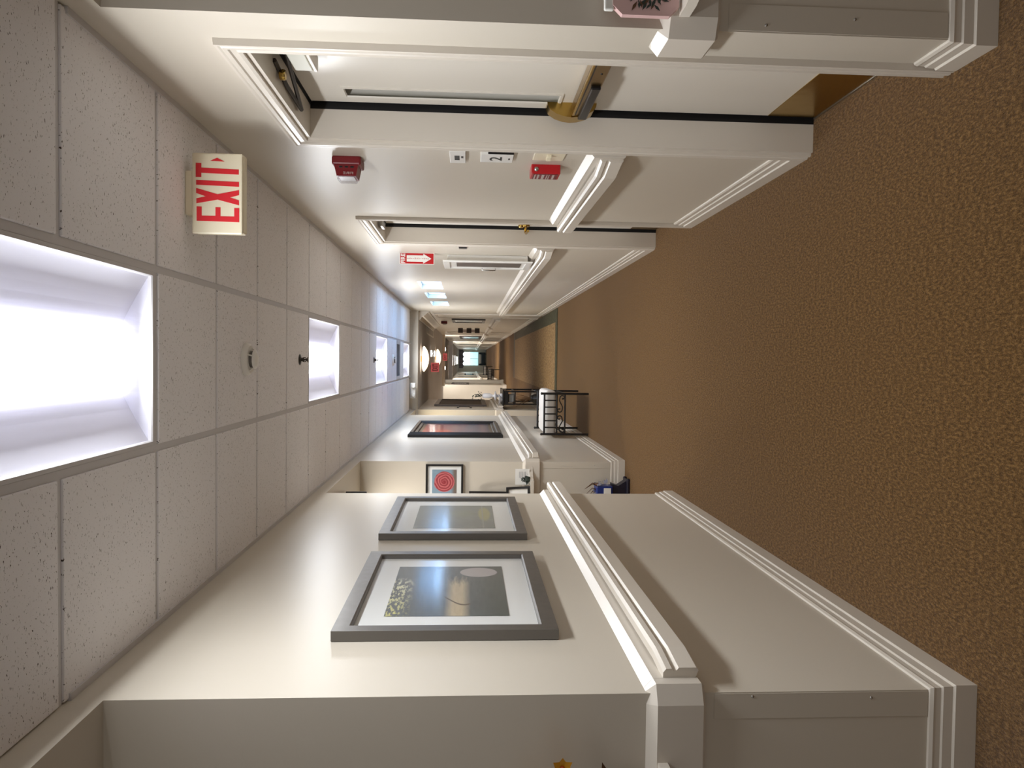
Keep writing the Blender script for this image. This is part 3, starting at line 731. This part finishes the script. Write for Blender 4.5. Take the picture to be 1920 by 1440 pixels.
# blue planter on a stand
bx, by = -1.18, YA1-.17
t = thing('planter_stand', 'small blue planter on a dark pedestal at the alcove floor', 'planter', (bx, by, 0))
obj('foot', B().box(bx-.14, bx+.14, by-.09, by-.05, 0, .03, .01).box(bx-.14, bx+.14, by+.05, by+.09, 0, .03, .01).box(bx-.13, bx+.13, by-.06, by+.06, .012, .03, .006), 'navy', t)
obj('pedestal', B().prism([(-.115, 0), (.115, 0), (.07, .07), (.09, .125), (-.09, .125), (-.07, .07)], (bx, by-.05, .03), (1, 0, 0), (0, 0, 1), (0, 1, 0), .1), 'navy', t)
tb = obj('trough', B().box(bx-.09, bx+.07, by-.075, by+.075, .15, .30, .012), 'blueplastic', t)
obj('trough_label', B().box(bx+.0, bx+.055, by-.079, by-.076, .17, .235, .002), 'paper', tb)
fl = B()
for k in range(60):
    c = V((bx+random.uniform(-.07, .12), by+random.uniform(-.08, .06), random.uniform(.17, .31))); s = random.uniform(.012, .026)
    dx = V((random.uniform(-1, 1), random.uniform(-1, 1), random.uniform(-.5, 1))).normalized()*s; dy = dx.orthogonal().normalized()*s*.6
    fl.add([c-dx, c+dy, c+dx, c-dy], [(0, 1, 2, 3)])
obj('grey_foliage', fl, 'greygreen', t)
tw = B()
for k in range(9):
    a = random.uniform(-.8, .9); x0 = bx+random.uniform(-.04, .07)
    tw.tube([(x0, by, .25), (x0+.05*a, by-.03, .33), (x0+.02*a-.03, by-.02, .33+random.uniform(.02, .07))], [.006, .004, .002], 5)
tw.lathe((bx+.085, by-.05, .285), [(.0001, -.015), (.014, -.008), (.016, .004), (.008, .018), (.0001, .022)], 'z', 10)
obj('twigs', tw, 'brownleaf', t)
# dark sign under the alcove soffit
t = thing('hanging_sign', 'dark sign hanging from the alcove soffit, seen nearly edge-on', 'sign', (-1.20, 6.0, SOF))
obj('panel', B().box(-1.38, -1.052, 5.99, 6.01, 2.25, SOF-.01, .003), 'black', t)
obj('hanger', B().box(-1.26, -1.16, 5.985, 6.015, SOF-.012, SOF, .002), 'dark', t)

# ------------------------------------------------------------------ right wall devices
t = thing('fire_alarm_strobe', 'dark red fire alarm strobe high beside the near door', 'fire alarm', (XR, 3.49, 1.95))
obj('backplate', B().box(XR-.038, XR+.002, 3.435, 3.555, 1.948, 2.078, .008), 'darkred', t)
sb = obj('sounder', B().prism([(0, .012), (.05, .022), (.05, .108), (0, .12)], (XR-.038, 3.44, 1.948), (-1, 0, 0), (0, 0, 1), (0, 1, 0), .10), 'darkred', t)
for k in range(3): obj('grille_hole', B().box(XR-.052, XR-.044, 3.4385, 3.440, 1.98+.025*k, 1.995+.025*k, .0005), 'black', sb)
obj('lens', B().box(XR-.102, XR-.088, 3.446, 3.534, 1.975, 2.055, .005), 'lens', t)
obj('reflector', B().box(XR-.09, XR-.0885, 3.45, 3.53, 1.98, 2.05), 'white', t)
obj('lettering', B().text('FIRE', (XR-.075, 3.44, 2.005), (0, 0, 1), (1, 0, 0), (0, -1, 0), .011, .045, 0, .0006), 'pinkgrey', sb)

def plate(name, lab, cat, y0, y1, z0, z1, d=.006, mat='white', off=.002):
    t = thing(name, lab, cat, (XR, (y0+y1)/2, z0))
    obj('plate', B().box(XR-d-off, XR-off*.0, y0, y1, z0, z1, .002), mat, t); return t
t = plate('wall_plaque', 'small white plaque with a square pictogram beside near door', 'sign', 3.262, 3.455, 1.478, 1.548, .012, 'white')
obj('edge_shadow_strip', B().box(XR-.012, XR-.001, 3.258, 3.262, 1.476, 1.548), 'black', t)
obj('pictogram', B().box(XR-.0148, XR-.0142, 3.33, 3.40, 1.505, 1.527), 'lettering', t)
obj('braille_mark', B().box(XR-.0148, XR-.0142, 3.335, 3.365, 1.488, 1.498), 'lettering', t)
t = plate('room_number_sign', 'white number sign reading 2 beside the near door', 'sign', 3.295, 3.425, 1.268, 1.412, .012, 'white')
obj('shadow_gap_strip', B().box(XR-.013, XR-.001, 3.290, 3.295, 1.268, 1.38), 'black', t)  # black strip standing in for the shadow gap behind the plate
obj('numeral', B().text('2', (XR-.0142, 3.362, 1.345), (0, -1, 0), (0, 0, 1), (-1, 0, 0), .055, .06, .01, .0006), 'lettering', t)
obj('braille_mark', B().box(XR-.0148, XR-.0142, 3.35, 3.375, 1.282, 1.289), 'lettering', t)
t = thing('light_switch', 'cream light switch plate above the handrail', 'light switch', (XR, 3.33, 1.04))
obj('plate', B().box(XR-.006, XR, 3.262, 3.40, 1.04, 1.178, .003), 'cream', t)
for y in (3.31, 3.355): obj('toggle', B().box(XR-.02, XR-.004, y-.006, y+.006, 1.10, 1.122, .003), 'cream', t)
t = thing('pull_station', 'red fire alarm pull station above the handrail', 'fire alarm', (XR, 3.54, 1.04))
obj('box', B().box(XR-.042, XR+.002, 3.488, 3.60, 1.04, 1.175, .004), 'red', t)
obj('label_panel', B().box(XR-.0435, XR-.0422, 3.496, 3.592, 1.05, 1.165, .0005), 'darkred', t)
lt = B()
for z, hh in ((1.155, .006), (1.14, .008), (1.118, .012), (1.10, .004), (1.09, .004), (1.07, .010)): lt.box(XR-.0445, XR-.0436, 3.504, 3.584, z-hh/2, z+hh/2)
obj('white_lettering_lines', lt, 'pinkgrey', t)
obj('key_lock', B().lathe((XR-.022, 3.486, 1.152), [(.0001, -.004), (.009, -.003), (.011, .001), (.011, .004)], 'y', 14), 'steel', t)
t = thing('door_sign', 'tiny dark metal plate on the wall past the second door', 'sign', (XR, 6.07, 1.478))
obj('plate', B().box(XR-.006, XR, 5.99, 6.15, 1.478, 1.543, .002), 'pewter', t)
obj('insert', B().box(XR-.012, XR-.005, 6.03, 6.09, 1.478, 1.543, .002), 'black', t)
# fire extinguisher flag sign
ys = 6.46
t = thing('fire_extinguisher_sign', 'red and white fire extinguisher sign with a down arrow', 'sign', (XR, ys, 1.756))
x0, x1, z0, z1 = .813, .9095, 1.756, 2.05
obj('panel', B().box(x0, x1, ys, ys+.003, z0, z1, .001), 'paper', t)
obj('red_field', B().box(x0+.004, x1-.004, ys-.0006, ys, z0+.006, z1-.006), 'red', t)
obj('heading', B().text('FIRE', ((x0+x1)/2, ys-.0006, z1-.03), (1, 0, 0), (0, 0, 1), (0, -1, 0), .036, .08, .03, .0006), 'paper', t)
xc = (x0+x1)/2
ar = [(-.027, .225), (.027, .225), (.027, .085), (.042, .085), (0, .016), (-.042, .085), (-.027, .085)]
arw = obj('arrow', B().prism(ar, (xc, ys-.0006, z0+.008), (1, 0, 0), (0, 0, 1), (0, -1, 0), .0006), 'paper', t)
tx = B()
for k, ch in enumerate('EXTINGUISHER'): tx.text(ch, (xc, ys-.0012, z0+.222-k*.0155), (1, 0, 0), (0, 0, 1), (0, -1, 0), .0115, None, .02, .0005)
obj('vertical_lettering', tx, 'red', arw)
# extinguisher cabinet
t = thing('extinguisher_cabinet', 'white fire extinguisher cabinet on the wall below the arrow sign', 'cabinet', (XR, 6.75, .952))
cx0 = XR-.053
obj('box', B().box(cx0, XR, 6.52, 6.965,   .952, 1.645, .004), 'white', t)
dr = obj('door', B().sweep([(0, 0), (0, .012), (.05, .012), (.055, .006), (.055, 0)], [(cx0, 6.535, .965), (cx0, 6.95, .965), (cx0, 6.95, 1.63), (cx0, 6.535, 1.63)], (-1, 0, 0), 1, True), 'white', t)
obj('window', B().box(cx0-.003, cx0-.001, 6.60, 6.89, 1.0, 1.57), 'greyframe', dr)
obj('pull_handle', B().tube([(cx0-.012, 6.90, 1.22), (cx0-.032, 6.90, 1.22), (cx0-.032, 6.90, 1.34), (cx0-.012, 6.90, 1.34)], .005, 8), 'steel', dr)

# white emergency unit on the header
t = thing('emergency_light', 'small white emergency light on the ceiling by the far header', 'light', (-.55, YP-.25, ZC-.006))
obj('housing', B().box(-.70, -.42, YP-.30, YP-.20, ZC-.11, ZC-.012, .01), 'white', t)
for x in (-.64, -.48): obj('lamp_head', B().lathe((x, YP-.31, ZC-.075), [(.02, -.03), (.03, -.035), (.03, 0), (.015, .012)], 'y', 14), 'white', t)
obj('mounting_plate', B().box(-.62, -.50, YP-.28, YP-.22, ZC-.014, ZC-.006), 'white', t)

# ------------------------------------------------------------------ iron bench
def make_bench(loc, lab):
    t = thing('iron_bench', lab, 'bench', loc, 'iron benches along the left wall')
    ox, oy, _ = loc; W, L = .49, .87
    xa, xb, ya, yb = ox-W/2, ox+W/2, oy-L/2, oy+L/2
    for x in (xa, xb):
        for y in (ya, yb):
            obj('leg', B().tube([(x, y, 0), (x, y, .56)], .0135, 8).lathe((x, y, .56), [(.011, 0), (.017, .006), (.017, .014), (.006, .022)], 'z', 10), 'iron', t)
    for y in (ya, yb):
        ab = B().tube([(xa, y, .535), (xb, y, .535)], .012, 8)
        for k in range(1, 6):
            x = xa+W*k/6; ab.tube([(x, y, .535), (x, y, .385)], .0085, 6)
        ar = obj('arm', ab, 'iron', t)
    rails = B()
    for z in (.383, .285):
        rails.tube([(xa, ya, z), (xb, ya, z)], .010, 8).tube([(xa, yb, z), (xb, yb, z)], .010, 8).tube([(xa, ya, z), (xa, yb, z)], .010, 8).tube([(xb, ya, z), (xb, yb, z)], .010, 8)
    obj('seat_frame', rails, 'iron', t)
    def scroll(c, d, w):      # S scroll with curled ends
        pts = []
        for i in range(17):
            a = (16-i)/16*1.5*PI; r = .012+.022*i/16
            pts.append((-w*.30-r*math.sin(a), .020-r*math.cos(a)))
        pts += [(-w*.16, -.020), (0, 0)]
        full = pts+[(-p[0], -p[1]) for p in pts[::-1][1:]]
        return [V(c)+V(d)*p[0]+V((0, 0, p[1])) for p in full]
    for (p0, p1) in (((xa, ya), (xb, ya)), ((xa, yb), (xb, yb)), ((xb, ya), (xb, yb))):
        P0, P1 = V((*p0, .334)), V((*p1, .334)); dd = (P1-P0); Ln = dd.length; dd.normalize(); n = max(2, round(Ln/.24)); sb = B()
        for k in range(n):
            c = P0+dd*(Ln*(k+.5)/n); pts = scroll(c, dd*(1 if k % 2 else -1), Ln/n)
            sb.tube(pts, .007, 6)
            for q in (pts[0], pts[-1]): sb.lathe(q, [(.0001, -.014), (.011, -.004), (.009, .006), (.0001, .014)], 'z', 8)
        obj('scrollwork', sb, 'iron', t)
    bm = bmesh.new(); bmesh.ops.create_cube(bm, size=1)
    for v in bm.verts: v.co = V((ox+.012+v.co.x*(W+.055), oy+v.co.y*(L-.05), .458+v.co.z*.135))
    bmesh.ops.bevel(bm, geom=bm.edges[:], offset=.05, segments=5, profile=.55, affect='EDGES')
    cu = obj('cushion', B().bm(bm, True), 'cushion', t)
    return t
bench = make_bench((-.632, 9.445, 0), 'black wrought iron bench with white cushion below the large red picture')
dup(bench, (-.655, 35.2, 0), 'dark iron bench with pale cushion far down the hall, nearer of two')
dup(bench, (-.60, 45.5, 0), 'most distant iron bench on left, just before the end sofa')

# ------------------------------------------------------------------ inlaid rug beyond the corridor
t = thing('area_rug', 'tan patterned carpet inset with a green border across the hall', 'rug', (.1, 18, 0))
obj('field', B().box(-.53, .66, 12.55, 23.6, 0, .006), 'rugtan', t)
obj('border', B().box(-.53, XR-.03, 12.28, 12.55, 0, .007), 'ruggreen', t)
obj('border', B().box(.66, XR-.03, 12.55, 23.6, 0, .007), 'ruggreen', t)
obj('border', B().box(-.53, XR-.03, 23.6, 24.0, 0, .007), 'choc', t)

# ------------------------------------------------------------------ console table and what stands on it
tx0, tx1, ty0, ty1, tz = XL+.09, -.565, 14.25, 15.35, .80
t = thing('console_table', 'narrow black console table past the niche wall on left', 'table', ((tx0+tx1)/2, (ty0+ty1)/2, 0))
obj('table_top', B().box(tx0-.015, tx1+.015, ty0-.02, ty1+.02, tz-.03, tz, .006), 'black', t)
obj('apron', B().box(tx0+.01, tx1-.01, ty0+.01, ty1-.01, tz-.11, tz-.03, .003), 'black', t)
for x in (tx0, tx1-.03):
    for y in (ty0, ty1-.03): obj('leg', B().box(x, x+.03, y, y+.03, 0, tz-.03, .003), 'black', t)
obj('shelf', B().box(tx0+.005, tx1-.005, ty0+.005, ty1-.005, .55, .57, .003), 'black', t)
obj('lower_shelf', B().box(tx0+.005, tx1-.005, ty0+.005, ty1-.005, .14, .16, .003), 'black', t)
t = thing('photo_frame', 'small dark photo frame on the upper shelf of the console table', 'photo frame', (-.70, ty0+.1, .57))
obj('frame', B().sweep([(0, 0), (0, .012), (.014, .012), (.014, 0)], [(-.79, ty0+.08, .572), (-.63, ty0+.08, .572), (-.63, ty0+.10, .685), (-.79, ty0+.10, .685)], (0, -1, .1), 1, True), 'black', t)
obj('print', B().quad([(-.78, ty0+.082, .58), (-.64, ty0+.082, .58), (-.64, ty0+.10, .678), (-.78, ty0+.10, .678)]), A['grey'], t, recalc=False)
vx, vy = -.70, 14.10-.05
t = thing('floor_vase', 'black vase of dry twigs on the floor by the console table', 'vase', (vx, vy, 0))
obj('vase', B().lathe((vx, vy, 0), [(.07, 0), (.10, .06), (.105, .14), (.085, .22), (.06, .26), (.07, .28), (.055, .275)], 'z', 20), 'black', t)
tw = B()
for k in range(26):
    a = random.uniform(0, 2*PI); r = random.uniform(.05, .17); hh = random.uniform(.45, .62)
    tw.tube([(vx, vy, .25), (vx+r*.4*math.cos(a), vy+r*.4*math.sin(a), .36), (vx+r*math.cos(a), vy+r*math.sin(a)*.5, hh)], [.005, .004, .002], 5)
obj('twigs', tw, 'twig', t)
ux, uy = -.68, 14.55
t = thing('urn', 'white tiered ceramic urn with dark dried flowers on the console table', 'ornament', (ux, uy, tz))
obj('stand', B().lathe((ux, uy, tz), [(.05, 0), (.055, .02), (.03, .05), (.025, .08), (.04, .10), (.10, .13), (.02, .16), (.03, .2)], 'z', 20), 'ceramic', t)
obj('urn_body', B().lathe((ux, uy, tz+.2), [(.035, 0), (.05, .03), (.05, .14), (.035, .17), (.03, .18)], 'z', 20), 'ceramic', t)
fb = B()
for k in range(40):
    c = V((ux+random.gauss(0, .035), uy+random.gauss(0, .03), tz+.38+random.uniform(0, .19))); s = .018
    dx = V((random.uniform(-1, 1), random.uniform(-1, 1), random.uniform(-1, 1))).normalized()*s; dy = dx.orthogonal().normalized()*s*.6
    fb.add([c-dx, c+dy, c+dx, c-dy], [(0, 1, 2, 3)])
for k in range(5): fb.tube([(ux, uy, tz+.36), (ux+random.gauss(0, .03), uy, tz+.52)], .004, 5)
obj('dried_flowers', fb, 'leaf', t)
t = thing('dish', 'white oval dish on the near end of the console table', 'dish', (-.74, 14.33, tz))
obj('bowl', B().lathe((-.74, 14.33, tz), [(.03, 0), (.04, .01), (.10, .06), (.105, .065), (.095, .06), (.03, .02), (.0001, .018)], 'z', 24, 1, .6), 'ceramic', t)
# dark framed panel and rod on the wall above
picture('framed_picture', 'long dark taupe framed panel above the console table', XL, 1, 15.1, 17.3, 1.08, 2.13, .09, .035, False, (15.19, 17.21, 1.17, 2.04), A['dark'], 'greyframe', glass=False)
t = thing('wall_rod', 'thin dark rod with two knobs upright on the wall before the taupe panel', 'rod', (XL, 14.6, 1.40))
obj('rod', B().tube([(XL+.012, 14.6, 1.40), (XL+.03, 14.6, 1.44), (XL+.03, 14.6, 1.61), (XL+.012, 14.6, 1.65)], .007, 8), 'dark', t)
for z in (1.40, 1.65): obj('knob', B().lathe((XL, 14.6, z), [(.018, 0), (.02, .012), (.012, .024)], 'x', 12), 'dark', t)

# ------------------------------------------------------------------ far ceiling lamps
def disc(x, y, r, lab):
    t = thing('pendant_light', lab, 'light', (x, y, ZF))
    obj('canopy', B().lathe((x, y, ZF), [(.06, 0), (.06, -.015), (.012, -.02), (.012, -.04)], 'z', 16), 'dbrass', t)
    obj('glass_shade', B().lathe((x, y, 2.355), [(.0001, .004), (r*.9, 0), (r, -.02), (r*.96, -.04), (r*.7, -.085), (r*.35, -.115), (.0001, -.125)], 'z', 36), 'disc', t)
    obj('finial', B().lathe((x, y, 2.232), [(.012, 0), (.012, -.01), (.0001, -.018)], 'z', 10), 'dbrass', t)
disc(.02, 14.9, .255, 'nearer glowing disc-shaped glass ceiling lamp beyond the header')
disc(.06, 21.4, .255, 'farther glowing disc-shaped glass ceiling lamp, partly behind an exit sign')
def small(x, y, lab):
    t = thing('recessed_light', lab, 'light', (x, y, ZF))
    obj('trim_ring', B().lathe((x, y, ZF), [(.10, 0), (.10, -.012), (.085, -.014)], 'z', 20), 'white', t)
    obj('bulb', B().lathe((x, y, ZF-.006), [(.08, 0), (.07, -.03), (.0001, -.045)], 'z', 20), 'smalllight', t)
small(.16, 18.6, 'small bright ceiling light between the two disc lamps, nearer of the pair')
small(.17, 20.2, 'small bright ceiling light between the two disc lamps, farther of the pair')
small(.42, 29.2, 'tiny ceiling light right of the small red exit sign'); small(-.30, 29.2, 'tiny ceiling light left of the small red exit sign')
for y in (40, 46, 52, 58):  # glowing panels added to brighten the corridor past the second header
    t = thing('ceiling_light', 'added flat glowing panel in the most distant corridor, %s' % {40: 'first past the second header', 46: 'second past the header', 52: 'third past the header', 58: 'last before the end window'}[y], 'light', (0, y, 2.3))
    obj('frame', B().box(-.3, .3, y-.3, y+.3, 2.285, 2.3, .004), 'white', t)
    obj('diffuser', B().box(-.27, .27, y-.27, y+.27, 2.278, 2.286, .002), 'smalllight', t)
# access panel on the far ceiling
t = thing('ceiling_panel', 'white edged access panel on the far dark ceiling', 'panel', (.74, 18.2, ZF))
obj('frame', B().sweep([(0, 0), (0, -.012), (.03, -.012), (.03, 0)], [(.58, 16.8, ZF), (.88, 16.8, ZF), (.88, 19.9, ZF), (.58, 19.9, ZF)], (0, 0, 1), 1, True), 'white', t)
obj('panel', B().box(.60, .86, 16.83, 19.87, ZF-.006, ZF-.001), 'farceil', t)

# far right wall things
picture('framed_picture', 'slim dark framed picture with pale print on right wall beyond header', XR, -1, 16.5, 17.75, 1.09, 1.83, .06, .03, True, (16.62, 17.63, 1.2, 1.72), A['grey'], 'greyframe')
t = thing('fire_alarm_strobe', 'small dark red alarm box on the far right wall', 'fire alarm', (XR, 17.7, 1.96))
obj('box', B().box(XR-.06, XR+.002, 17.6, 17.8, 1.96, 2.1, .008), 'darkred', t); obj('lens', B().box(XR-.08, XR-.06, 17.63, 17.77, 1.98, 2.06, .004), 'white', t)
yb = 21.2
t = thing('hanging_banner', 'three dark square panels hung in a column on the far right wall', 'wall hanging', (XR, yb, 1.12))
obj('strip', B().box(XR-.115, XR-.035, yb+.004, yb+.010, 1.20, 1.72), 'pinkgrey', t)
for z in (1.16, 1.39, 1.63): obj('dark_panel', B().box(XR-.14, XR-.003, yb-.012, yb+.004, z-.01, z+.125, .003), 'choc', t)
picture('framed_picture', 'tall dark framed glass picture deep on the right wall', XR, -1, 28.0, 31.0, .98, 1.80, .08, .03, True, (28.2, 30.8, 1.1, 1.7), A['grey'], 'choc')
picture('framed_picture', 'dark framed picture on the left wall by the far pilaster', XL, 1, 28.9, 30.6, 1.42, 2.1, .1, .03, False, (29.0, 30.5, 1.5, 2.0), A['dark'], 'choc')
picture('framed_picture', 'pale framed picture near the end of the left wall', XL, 1, 48.5, 51.5, 1.1, 1.7, .1, .03, True, (48.8, 51.2, 1.2, 1.6), A['grey'], 'choc')
# sofa under the end window
sx, sy = .14, YE-.6
t = thing('sofa', 'dark sofa with a white back cushion under the end window', 'sofa', (sx, sy, 0))
obj('seat', B().box(sx-.46, sx+.46, sy-.35, sy+.35, .1, .38, .05), 'sofa', t)
obj('backrest', B().box(sx-.46, sx+.46, sy+.2, sy+.4, .3, .52, .05), 'sofa', t)
for s in (-1, 1): obj('arm', B().box(sx+s*.46-.06, sx+s*.46+.06, sy-.37, sy+.4, .06, .62, .04), 'sofa', t)
obj('cushion', B().box(sx-.38, sx+.38, sy+.08, sy+.2, .40, .58, .04), 'cushion', t)
for x in (-.4, .4):
    for y in (-.3, .3): obj('leg', B().tube([(sx+x, sy+y, 0), (sx+x, sy+y, .12)], .02, 8), 'black', t)

# ------------------------------------------------------------------ items on the near walls, cut by the frame
px0, pz0, pz1 = .921, .905, 1.085
t = thing('pink_plaque', 'pale pink plaque with a leafy wreath standing on the corner shelf', 'plaque', (1.05, YC-.09, .905))
P8 = [(.0, .025), (.025, 0), (.19, 0), (.215, .025), (.215, .152), (.19, .178), (.025, .178), (0, .152)]
obj('board', B().prism([(a, b) for a, b in P8], (px0, YC-.052, pz0+.002), (1, 0, 0), (0, 0, 1), (0, 1, 0), .018), 'pink', t)
obj('top_strip', B().box(px0+.012, px0+.20, YC-.05, YC-.036, pz1-.004, pz1+.022, .004), 'paper', t)
wr = B(); cxp, czp = px0+.1075, pz0+.09
wcol = {0: B(), 1: B()}
for k in range(90):
    a = 2*PI*k/90; r = .072+random.uniform(-.012, .012)
    c = V((cxp+r*math.cos(a)*1.15, YC-.0545, czp+r*math.sin(a)))
    dx = V((math.cos(a+random.uniform(-.9, .9)), 0, math.sin(a+random.uniform(-.9, .9))))*.013; dy = V((-dx.z, -.15*.013, dx.x))*.3
    wcol[0 if k % 3 else 1].add([c-dx, c+dy, c+dx, c-dy], [(0, 1, 2, 3)])
obj('wreath_leaves', wcol[0], 'leaf', t); obj('wreath_berries', wcol[1], 'brownleaf', t)
# flowers on the left corner rail
fx, fy = -1.19, YC-.075
t = thing('flower_arrangement', 'yellow and orange flowers with brown leaves at the bottom left edge', 'flowers', (fx, fy, .948))
obj('pot', B().lathe((fx, fy, .921), [(.035, 0), (.05, .07), (.052, .10), (.045, .098)], 'z', 18), 'twig', t)
st = B(); pe = B(); ce = B(); lf = B()
heads = [(-1.080, 1.195), (-1.15, 1.17), (-1.22, 1.22), (-1.27, 1.15), (-1.18, 1.27)]
for hx, hz in heads:
    st.tube([(fx, fy, .96), ((fx+hx)/2, fy-.01, (.98+hz)/2), (hx, fy-.02, hz)], .003, 6)
    for k in range(7):
        a = 2*PI*k/7; u = V((math.cos(a), -.35, math.sin(a))); w = V((-math.sin(a), 0, math.cos(a)))
        c = V((hx, fy-.02, hz)); pe.add([c, c+u*.016+w*.011, c+u*.033, c+u*.016-w*.011], [(0, 1, 2, 3)])
    ce.lathe((hx, fy-.024, hz), [(.0001, -.004), (.006, -.002), (.007, .003)], 'y', 10)
for a, r, z in ((.1, .075, 1.125), (-.3, .09, 1.09), (2.8, .09, 1.13), (3.4, .1, 1.10), (.5, .06, 1.08)):
    c = V((fx, fy-.01, 1.05)); tip = V((fx+r*math.cos(a)*1.5, fy-.03, z)); w = V((0, -.3, 1))   .normalized()*.022; md = (c+tip)/2
    lf.add([c, md+w, tip, md-w], [(0, 1, 2, 3)])
obj('stems', st, 'leaf', t); obj('petals', pe, 'petal', t); obj('flower_centres', ce, 'petalo', t); obj('leaves', lf, 'brownleaf', t)

# ------------------------------------------------------------------ lamps, world, camera
for y0, y1, z0, z1 in WIN:      # unseen lamps added on the sills to strengthen the blue window light
    area('sill_fill', (XR+.034, (y0+y1)/2, z0+.006), .05, 3.8, (.36, .62, 1), (0, 2.21, 0), .84)
area('alcove_lamp', (-1.62, 6.5, SOF-.03), .2, 8, (1, .95, .88))
area('niche_lamp', (-1.35, 13.5, SOF-.03), .2, 6, (1, .80, .42))
area('lounge_fill', (-2.4, 20.5, ZF-.05), .6, 110, (1, .95, .89), (0, .5, 0))  # both unseen, added in the side opening to brighten the far hall
area('lounge_fill', (-2.4, 26, ZF-.05), .6, 110, (1, .95, .89), (0, .5, 0))
area('header_fill', (0, 27.33, 2.35), 1.6, 26, (1, .95, .89), (1.1, 0, 0), .06)  # pair of unseen fill lights added behind the headers for the hall beyond
area('header_fill', (0, 36.33, 2.25), 1.6, 60, (1, .96, .9), (1.1, 0, 0), .06)

w = bpy.data.worlds.new('world'); sc.world = w; w.use_nodes = True
bg = w.node_tree.nodes['Background']; bg.inputs[0].default_value = (1, .93, .86, 1); bg.inputs[1].default_value = .16

H = 1.456; F = 1408.7
yaw, pit, rol = .0306024, -.05832811, .01109759
f = V((-math.sin(yaw)*math.cos(pit), math.cos(yaw)*math.cos(pit), math.sin(pit)))
r = V((math.cos(yaw), math.sin(yaw), 0)); u = r.cross(f)
r2 = r*math.cos(rol)+u*math.sin(rol); u2 = -r*math.sin(rol)+u*math.cos(rol)
cam = bpy.data.cameras.new('camera'); co = bpy.data.objects.new('camera', cam); COL.objects.link(co)
X, Y, Z = -u2, r2, -f           # the photograph lies on its side: up points left
m = Matrix(((X.x, Y.x, Z.x, 0), (X.y, Y.y, Z.y, 0), (X.z, Y.z, Z.z, H), (0, 0, 0, 1)))
co.matrix_world = m
cam.sensor_fit = 'HORIZONTAL'; cam.sensor_width = 36; cam.lens = F/1920*36; cam.clip_start = .02; cam.clip_end = 200
sc.camera = co
sc.view_settings.view_transform = 'Standard'
sc.view_settings.exposure = .8
sc.cycles.max_bounces = 10; sc.cycles.diffuse_bounces = 6; sc.cycles.glossy_bounces = 4; sc.cycles.transparent_max_bounces = 8
sc.cycles.sample_clamp_indirect = 8
sc.cycles.use_denoising = True
